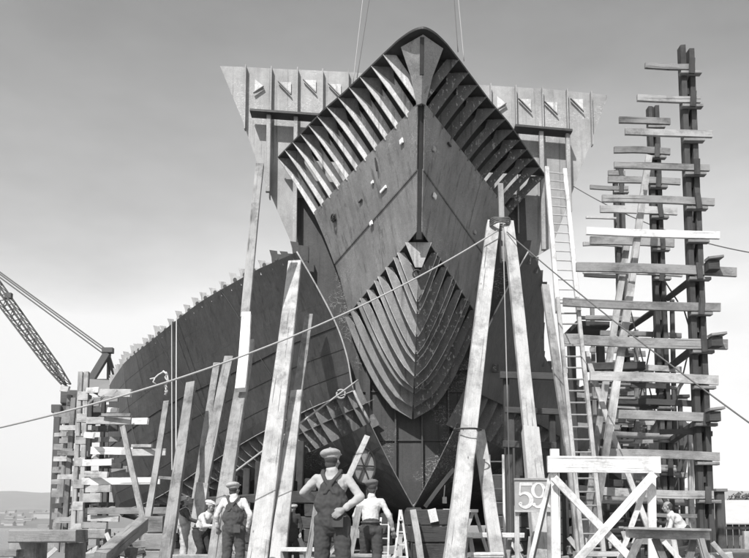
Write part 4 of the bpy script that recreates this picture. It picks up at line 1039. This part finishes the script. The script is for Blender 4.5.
# ================================================================ PEOPLE =====================
def sph(bm, c, rad, seg=14, rot=None):
    m = Matrix.Translation(Vector(c)) @ (rot.to_4x4() if rot else Matrix.Identity(4)) @ Matrix.Diagonal((*rad, 1))
    bmesh.ops.create_uvsphere(bm, u_segments=seg, v_segments=seg//2+2, radius=1, matrix=m)
def cap_(bm, a, ra, b, rb, fl=1.0, n=14):
    a, b = Vector(a), Vector(b); d = b-a; L_ = d.length
    q = d.to_track_quat('Z', 'Y').to_matrix()
    sph(bm, a, (ra, ra, ra)); sph(bm, b, (rb, rb, rb))
    if L_ > 1e-4:
        m = Matrix.Translation((a+b)/2) @ q.to_4x4()
        bmesh.ops.create_cone(bm, cap_ends=True, segments=n, radius1=ra, radius2=rb, depth=L_, matrix=m)
def blob(name, fn, voxel, mat, parent, wr=0.0, wscale=9, smooth=3):
    bm = bmesh.new(); fn(bm); me = bpy.data.meshes.new(name); bm.to_mesh(me); bm.free()
    o = bpy.data.objects.new(name, me); COL.objects.link(o); o.parent = parent
    md = o.modifiers.new('r', 'REMESH'); md.mode = 'VOXEL'; md.voxel_size = voxel
    sm = o.modifiers.new('s', 'SMOOTH'); sm.factor = .5; sm.iterations = smooth
    JOBS.append((o, mat, wr, wscale)); return o
JOBS = []
def finish_blobs():
    dg = bpy.context.evaluated_depsgraph_get(); dg.update(); res = []
    for o, mat, wr, wscale in JOBS:
        res.append(bpy.data.meshes.new_from_object(o.evaluated_get(dg)))
    for (o, mat, wr, wscale), me in zip(JOBS, res):
        if wr:
            nr = [v.normal.copy() for v in me.vertices]
            for v, nn in zip(me.vertices, nr):
                p = v.co; f = noise.noise(Vector((p.x*wscale*.55, p.y*wscale*.55, p.z*wscale*1.1)))+.5*noise.noise(p*wscale*2.3)
                v.co = p+nn*f*wr
        me.polygons.foreach_set('use_smooth', [True]*len(me.polygons)); me.materials.clear(); me.materials.append(mat)
        o.modifiers.clear(); o.data = me; me.name = o.name
def cloth(name, base, var=.18): return plain(name, base*.72, var, 14, .95, .006)
SKIN = plain('skin', .25, .12, 12, .6, .002); HAIR = plain('hair', .05, .3, 30, .8, .004); EYE = plain('eye_dark', .02, .1, 10, .4, 0)
LEATHER = plain('boot_leather', .05, .3, 20, .6, .003)
def person(label, x, y, z, yaw, J, sc=1.0, shirt=.6, trousers=.10, overalls=None, cap=.3, capkind='flat', coat=None, gloves=None, headturn=(0, 0), vox=.011, glasses=False, suspender=None):
    """J: joints in local metres, +y is the way he faces; z up"""
    root = bpy.data.objects.new('person', None); COL.objects.link(root)
    root.location = (x, y, z); root.rotation_euler = (0, 0, yaw); root.scale = (sc,)*3
    root['label'] = label; root['category'] = 'person'
    g_ = {'pel': (0, 0, .95), 'che': (0, 0, 1.27), 'neck': (0, 0, 1.47), 'head': (0, .02, 1.580),
          'sl': (-.175, 0, 1.39), 'sr': (.175, 0, 1.39), 'el': (-.24, -.03, 1.12), 'er': (.24, -.03, 1.12), 'wl': (-.25, .06, .87), 'wr': (.25, .06, .87),
          'hl': (-.095, 0, .90), 'hr': (.095, 0, .90), 'kl': (-.11, .02, .49), 'kr': (.11, .02, .49), 'al': (-.12, -.02, .09), 'ar': (.12, -.02, .09)}
    g_.update(J); V_ = {k: Vector(v) for k, v in g_.items()}
    hr_ = Matrix.Rotation(headturn[0], 3, 'Z') @ Matrix.Rotation(headturn[1], 3, 'X'); hc = V_['head']
    def hp(a, b, c): return hc+hr_ @ Vector((a, b, c))
    def hands(bm, grow=0):
        for s_, wk, ek in ((-1, 'wl', 'el'), (1, 'wr', 'er')):
            w0, e0 = V_[wk], V_[ek]; d = (w0-e0).normalized(); sd = d.cross(Vector((0, 1, 0)))
            sd = sd.normalized() if sd.length > .2 else Vector((1, 0, 0)); nm = sd.cross(d).normalized()
            pc = w0+d*.055; cap_(bm, w0, .026+grow, pc, .030+grow); 
            for k in range(4):
                o = sd*(k-1.5)*.021; ln = (.062, .074, .070, .054)[k]
                cap_(bm, w0+d*.03+o*.7, .014+grow, w0+d*.085+o, .0125+grow)
                m1 = w0+d*(.085+ln*.5)+o+nm*.010; cap_(bm, w0+d*.085+o, .0105+grow, m1, .0098+grow); cap_(bm, m1, .0098+grow, m1+d*ln*.40+nm*.024, .0085+grow)
            tb_ = w0+d*.025-sd*.022*s_; t1 = tb_+d*.035-sd*.03*s_+nm*.015
            cap_(bm, tb_, .014+grow, t1, .0115+grow); cap_(bm, t1, .0115+grow, t1+d*.03+nm*.008, .010+grow)
    def body(bm):
        sph(bm, hp(0, -.012, .045), (.073, .092, .085)); sph(bm, hp(0, .022, -.035), (.055, .066, .075))
        sph(bm, hp(0, .062, -.082), (.026, .022, .022)); cap_(bm, hp(0, .088, .012), .010, hp(0, .108, -.022), .014)
        sph(bm, hp(0, .080, .028), (.048, .014, .010)); sph(bm, hp(0, .084, -.055), (.025, .012, .010))
        for s_ in (-1, 1): sph(bm, hp(s_*.076, -.005, -.005), (.010, .020, .032)); sph(bm, hp(s_*.040, .062, -.02), (.022, .02, .025))
        cap_(bm, V_['neck']-Vector((0, 0, .03)), .060, hc+Vector((0, -.015, -.03)), .052)
        cap_(bm, V_['pel'], .105, V_['che'], .115); cap_(bm, V_['che'], .11, V_['neck']-Vector((0, 0, .05)), .075)
        for s_ in 'lr':
            cap_(bm, V_['che']+Vector((0, 0, .06)), .085, V_['s'+s_], .036); cap_(bm, V_['s'+s_], .034, V_['e'+s_], .030); cap_(bm, V_['e'+s_], .030, V_['w'+s_], .026)
            cap_(bm, V_['h'+s_], .080, V_['k'+s_], .052); cap_(bm, V_['k'+s_], .052, V_['a'+s_], .036)
            cap_(bm, V_['a'+s_]-Vector((0, 0, .03)), .035, V_['a'+s_]+Vector((0, .15, -.055)), .03)
        hands(bm)
    blob('body', body, .008 if vox < .010 else .011, SKIN, root, smooth=1)
    sm_ = cloth('shirt_cloth', shirt if coat is None else coat)
    def shirtf(bm):
        cap_(bm, V_['pel']+Vector((0, 0, .02)), .138, V_['che'], .150); cap_(bm, V_['che']+Vector((.045, 0, .03)), .13, V_['neck']+Vector((.05, 0, -.10)), .085)
        cap_(bm, V_['che']+Vector((-.045, 0, .03)), .13, V_['neck']+Vector((-.05, 0, -.10)), .085)
        for s_ in 'lr':
            cap_(bm, V_['che']+Vector((0, 0, .07)), .105, V_['s'+s_]*1, .052); cap_(bm, V_['s'+s_], .055, V_['e'+s_], .049)
            cap_(bm, V_['e'+s_], .049, V_['w'+s_].lerp(V_['e'+s_], .12), .040)
        cap_(bm, V_['neck']-Vector((0, 0, .05)), .085, V_['neck']+Vector((0, -.010, .0)), .068)
        if coat is not None:
            cap_(bm, V_['pel'], .165, V_['pel']-Vector((0, 0, .2)), .17)
    blob('coat' if coat is not None else 'shirt', shirtf, vox, sm_, root, .011, 12)
    tm = cloth('trouser_cloth', trousers if overalls is None else overalls, .3)
    def trs(bm):
        cap_(bm, V_['pel']+Vector((0, 0, .05)), .152, V_['pel']-Vector((0, 0, .06)), .155)
        for s_ in 'lr':
            cap_(bm, V_['h'+s_], .108, V_['k'+s_], .090); cap_(bm, V_['k'+s_], .090, V_['a'+s_]+Vector((0, 0, .03)), .082)
        if overalls is not None:
            cap_(bm, V_['pel'], .164, V_['pel'].lerp(V_['che'], .45), .164)
            for w_ in (-.05, 0, .05): cap_(bm, V_['pel'].lerp(V_['che'], .45)+Vector((w_*1.2, -.03, 0)), .135, V_['che']+Vector((w_*.35, -.045, .0)), .118)
    blob('overalls' if overalls is not None else 'trousers', trs, vox, tm, root, .013, 12)
    if overalls is not None:
        def straps(bm):
            for s_ in (-1, 1):
                # crossed at the middle of the back, wide apart at the shoulders
                b0 = V_['che']+Vector((-s_*.05, -.158, -.06)); b1 = V_['che']+Vector((s_*.0, -.160, .02)); b15 = V_['che']+Vector((s_*.055, -.150, .10)); b2 = V_['neck']+Vector((s_*.095, -.080, -.035)); b3 = V_['neck']+Vector((s_*.10, .0, .010)); b4 = V_['neck']+Vector((s_*.095, .085, -.05)); b5 = V_['che']+Vector((s_*.08, .150, .0))
                ch = [b0, b1, b15, b2, b3, b4, b5]
                for p, q in zip(ch, ch[1:]):
                    for o in (-.012, 0, .012): cap_(bm, p+Vector((o, 0, 0)), .013, q+Vector((o, 0, 0)), .013, n=8)
            for j in range(6):
                z0 = V_['pel'].lerp(V_['che'], .6+.08*j)
                cap_(bm, z0+Vector((-.10, .150, 0)), .018, z0+Vector((.10, .150, 0)), .018, n=8)
        blob('straps', straps, .009, tm, root, .002)
        mb = MB(); root['_w'] = (0, 0, 0)
        pk = V_['pel']+Vector((.10, -.165, -.04))
        mb.board(pk+Vector((0, 0, .07)), pk+Vector((0, -.01, -.07)), .12, .02); mb.build('back_pocket', tm, root)
    elif suspender is not None:
        def sus(bm):
            for s_ in (-1, 1):
                ch = [V_['pel']+Vector((s_*.03, -.155, .08)), V_['che']+Vector((s_*.06, -.150, .06)), V_['neck']+Vector((s_*.10, -.08, -.04)), V_['neck']+Vector((s_*.10, .0, .0)), V_['che']+Vector((s_*.09, .150, .0))]
                for p, q in zip(ch, ch[1:]): cap_(bm, p, .012, q, .012, n=8)
        blob('braces', sus, .008, cloth('brace_cloth', suspender), root)
    if coat is None:
        bmx = MB(); root['_w'] = (0, 0, 0); pz = V_['pel']+Vector((0, 0, .075))
        if overalls is None:
            bmx.tube([pz+Vector((math.cos(a)*.156, math.sin(a)*.156, 0)) for a in [i*math.pi/10 for i in range(21)]], .02, 6); bmx.build('belt', LEATHER, root)
    def boots(bm):
        for s_ in 'lr':
            a_ = V_['a'+s_]; cap_(bm, a_+Vector((0, 0, .05)), .05, a_-Vector((0, .02, .04)), .047); cap_(bm, a_-Vector((0, .01, .045)), .042, a_+Vector((0, .15, -.05)), .040)
    blob('boots', boots, .012, LEATHER, root)
    def hair(bm):
        sph(bm, hp(0, -.030, .035), (.079, .088, .078)); sph(bm, hp(0, -.055, -.03), (.064, .046, .062))
    blob('hair', hair, .008, HAIR, root, .002, 40)
    root['_w'] = (0, 0, 0)
    e = MB()
    for s_ in (-1, 1): c_ = hp(s_*.030, .083, .008); e.box((c_.x-.011, c_.y-.006, c_.z-.006), (c_.x+.011, c_.y+.006, c_.z+.006))
    e.build('eyes', EYE, root)
    if glasses:
        e = MB()
        for s_ in (-1, 1): e.tube([hp(s_*.034+math.cos(a)*.024, .102, .006+math.sin(a)*.020) for a in [i*math.pi/6 for i in range(13)]], .0035, 5)
        e.build('glasses', EYE, root)
    if cap is not None:
        cm = cloth('cap_cloth', cap)
        def capf(bm):
            if capkind == 'flat':
                r0 = hr_ @ Matrix.Rotation(R(-10), 3, 'X') @ Matrix.Rotation(R(-9), 3, 'Y')
                sph(bm, hp(-.012, -.02, .092), (.118, .132, .058), rot=r0); sph(bm, hp(0, -.012, .060), (.092, .108, .055), rot=hr_)
                sph(bm, hp(0, .10, .066), (.070, .055, .012), rot=r0)
            else:
                sph(bm, hp(0, -.012, .080), (.090, .108, .070), rot=hr_); sph(bm, hp(0, .11, .055), (.072, .065, .011), rot=hr_)
        blob('cap', capf, .007, cm, root, .003, 22)
        if capkind == 'flat':
            b_ = MB(); b_.tube([hp(-.012, -.02, .156)+Vector((math.cos(a)*.010, math.sin(a)*.010, 0)) for a in [i*math.pi/4 for i in range(9)]], .005, 5); b_.build('cap_button', cm, root)
    if gloves:
        blob('gloves', lambda bm: hands(bm, .006), .006, cloth('glove_cloth', gloves), root)
    return root
# yaw 0 = facing away from the camera (+Y)
p = P(332, 500, 9.2)
person('large nearest man seen from behind, flat cap, dark overalls, hands on hips', p.x, 9.2, .12, R(-8),
       {'sl': (-.175, 0, 1.385), 'sr': (.175, 0, 1.385), 'el': (-.335, .02, 1.23), 'wl': (-.20, .20, 1.13), 'er': (.335, -.06, 1.17), 'wr': (.17, -.165, 1.04),
        'kl': (-.12, .03, .49), 'kr': (.13, .0, .49), 'al': (-.15, -.02, .09), 'ar': (.16, -.03, .09), 'hl': (-.10, 0, .9), 'hr': (.105, 0, .9)},
       1.02, shirt=.5, overalls=.07, cap=.42, gloves=None, headturn=(R(-18), R(6)), vox=.0095)
p = P(371, 500, 13.6)
person('man in white shirt and dark trousers seen from behind, leaning toward the keel', p.x, 13.6, 0, R(-12),
       {'che': (-.02, .05, 1.25), 'neck': (-.01, .09, 1.45), 'head': (.0, .12, 1.60), 'sl': (-.18, .06, 1.37), 'sr': (.17, .06, 1.37), 'el': (-.30, .12, 1.14), 'wl': (-.33, .30, .98), 'er': (.30, .05, 1.12), 'wr': (.34, .18, .88),
        'kl': (-.12, .1, .5), 'al': (-.16, .02, .09), 'kr': (.10, .0, .49), 'ar': (.13, -.2, .10)}, 1.02, shirt=.7, trousers=.07, cap=.16, headturn=(0, R(8)), vox=.011)
p = P(234, 500, 14.4)
person('man in white shirt, pale cap and dark overalls seen from behind between two shores', p.x, 14.4, 0, R(-4),
       {'sl': (-.175, 0, 1.39), 'sr': (.175, 0, 1.39), 'el': (-.30, -.0, 1.15), 'wl': (-.31, .12, .92), 'er': (.30, -.04, 1.14), 'wr': (.24, .04, .92), 'kr': (.12, .02, .49), 'al': (-.14, -.02, .09)},
       1.03, shirt=.78, overalls=.085, cap=.48, headturn=(R(-25), R(10)), vox=.011)
p = P(182, 520, 18.8)
person('man in pale overalls with dark sleeves looking up, beside a grey shore', p.x, 19, 0, R(-72),
       {'neck': (0, .02, 1.46), 'head': (0, .0, 1.61), 'er': (.24, .10, 1.18), 'wr': (.20, .38, 1.08), 'el': (-.2, .14, 1.16), 'wl': (-.16, .40, 1.12)},
       .97, shirt=.10, overalls=.62, cap=.75, headturn=(R(0), R(28)), vox=.013)
p = P(203, 520, 18.6)
person('stooping man in white cap and spectacles facing right, pale shirt and dark trousers', p.x, 18.6, 0, R(-120),
       {'pel': (0, -.10, .86), 'che': (0, .06, 1.12), 'neck': (0, .17, 1.28), 'head': (0, .22, 1.42), 'sl': (-.18, .14, 1.22), 'sr': (.18, .14, 1.22), 'el': (-.20, .25, .98), 'wl': (-.12, .48, 1.0), 'er': (.22, .25, .98), 'wr': (.12, .48, .98),
        'hl': (-.1, -.1, .82), 'hr': (.1, -.1, .82), 'kl': (-.12, .08, .46), 'kr': (.12, .06, .46)}, 1.0, shirt=.75, trousers=.05, cap=.8, glasses=True, headturn=(R(10), R(-6)), vox=.013)
p = P(293, 520, 21)
person('man in dark coat and light cap facing the camera beyond the shores', p.x, 21, 0, R(168),
       {'er': (.25, .02, 1.12), 'wr': (.18, .16, .98)}, .90, shirt=.6, trousers=.04, coat=.045, cap=.5, headturn=(R(-12), R(2)), vox=.014)
p = P(678, 520, 17)
person('bareheaded man in a light shirt bending behind the low sawhorse at right', p.x, 17, 0, R(75),
       {'pel': (0, -.12, .84), 'che': (0, .04, 1.10), 'neck': (0, .15, 1.27), 'head': (0, .21, 1.40), 'sl': (-.18, .12, 1.20), 'sr': (.18, .12, 1.20), 'el': (-.22, .2, .95), 'wl': (-.16, .38, .82), 'er': (.22, .2, .95), 'wr': (.16, .38, .82),
        'hl': (-.1, -.12, .8), 'hr': (.1, -.12, .8), 'kl': (-.12, .08, .45), 'kr': (.12, .06, .45)}, .98, shirt=.7, trousers=.05, cap=None, headturn=(0, R(-5)), vox=.013)
plank('staging boards carrying the big overalled man', 296, 372, 606.5, 8, 9.2, W_MD, .8)
finish_blobs()
# ================================================================ LIGHT, SKY, CAMERA =========
AZ = R(22); EL = R(46)    # sun behind the camera, to the left
sd = Vector((-math.sin(AZ)*math.cos(EL), -math.cos(AZ)*math.cos(EL), math.sin(EL)))
sl_ = bpy.data.lights.new('sun', 'SUN'); sl_.energy = 4.6; sl_.angle = R(.5); sl_.color = (1, .99, .98)
so = bpy.data.objects.new('sun', sl_); COL.objects.link(so); so.rotation_euler = sd.to_track_quat('Z', 'Y').to_euler(); so.location = (-20, -40, 60)
wd = bpy.data.worlds.new('World'); SC.world = wd; wd.use_nodes = True; nt = wd.node_tree; N = nt.nodes; L = nt.links
bg = N['Background']; sk = N.new('ShaderNodeTexSky'); sk.sky_type = 'NISHITA'; sk.sun_disc = False
sk.sun_elevation = EL; sk.sun_rotation = math.atan2(sd.x, sd.y); sk.air_density = 1.0; sk.dust_density = 1.5; sk.ozone_density = 1
# panchromatic film through a red filter: the sky is seen in its red light only
sp_ = N.new('ShaderNodeSeparateColor'); L.new(sk.outputs[0], sp_.inputs[0]); cb = N.new('ShaderNodeCombineColor')
pw_ = mathn(N, L, 'MINIMUM', mathn(N, L, 'MULTIPLY', mathn(N, L, 'POWER', sp_.outputs[0], 1.6), 2.0), 6.9)
gen = N.new('ShaderNodeTexCoord').outputs['Generated']
cn = noise_tex(N, L, gen, 2.2, 5, .6, (1, 1, 2.6)); cm_ = mathn(N, L, 'MULTIPLY_ADD', cn, .9); cm_.node.inputs[2].default_value = .56
pw_ = mathn(N, L, 'MINIMUM', mathn(N, L, 'MULTIPLY', pw_, cm_), 6.9)
for i in range(3): L.new(pw_, cb.inputs[i])
L.new(cb.outputs[0], bg.inputs['Color']); bg.inputs['Strength'].default_value = .12
cam = bpy.data.cameras.new('camera'); co = bpy.data.objects.new('camera', cam); COL.objects.link(co)
co.location = (0, 0, H); co.rotation_euler = (R(90)+PITCH, 0, 0)
cam.sensor_width = 36; cam.lens = 36*F/749; cam.shift_y = 162/749; cam.clip_end = 20000; cam.clip_start = .1
SC.camera = co
vs = SC.view_settings; SC.display_settings.display_device = 'sRGB'; vs.view_transform = 'Standard'; vs.look = 'None'; vs.exposure = .3; vs.gamma = 1; vs.use_curve_mapping = False
for o in bpy.data.objects:
    if o.parent is None and 'label' in o and 'kind' not in o: o['kind'] = 'thing'
    if '_w' in o: del o['_w']
SC.cycles.volume_bounces = 0; SC.cycles.max_bounces = 6; SC.cycles.use_denoising = True
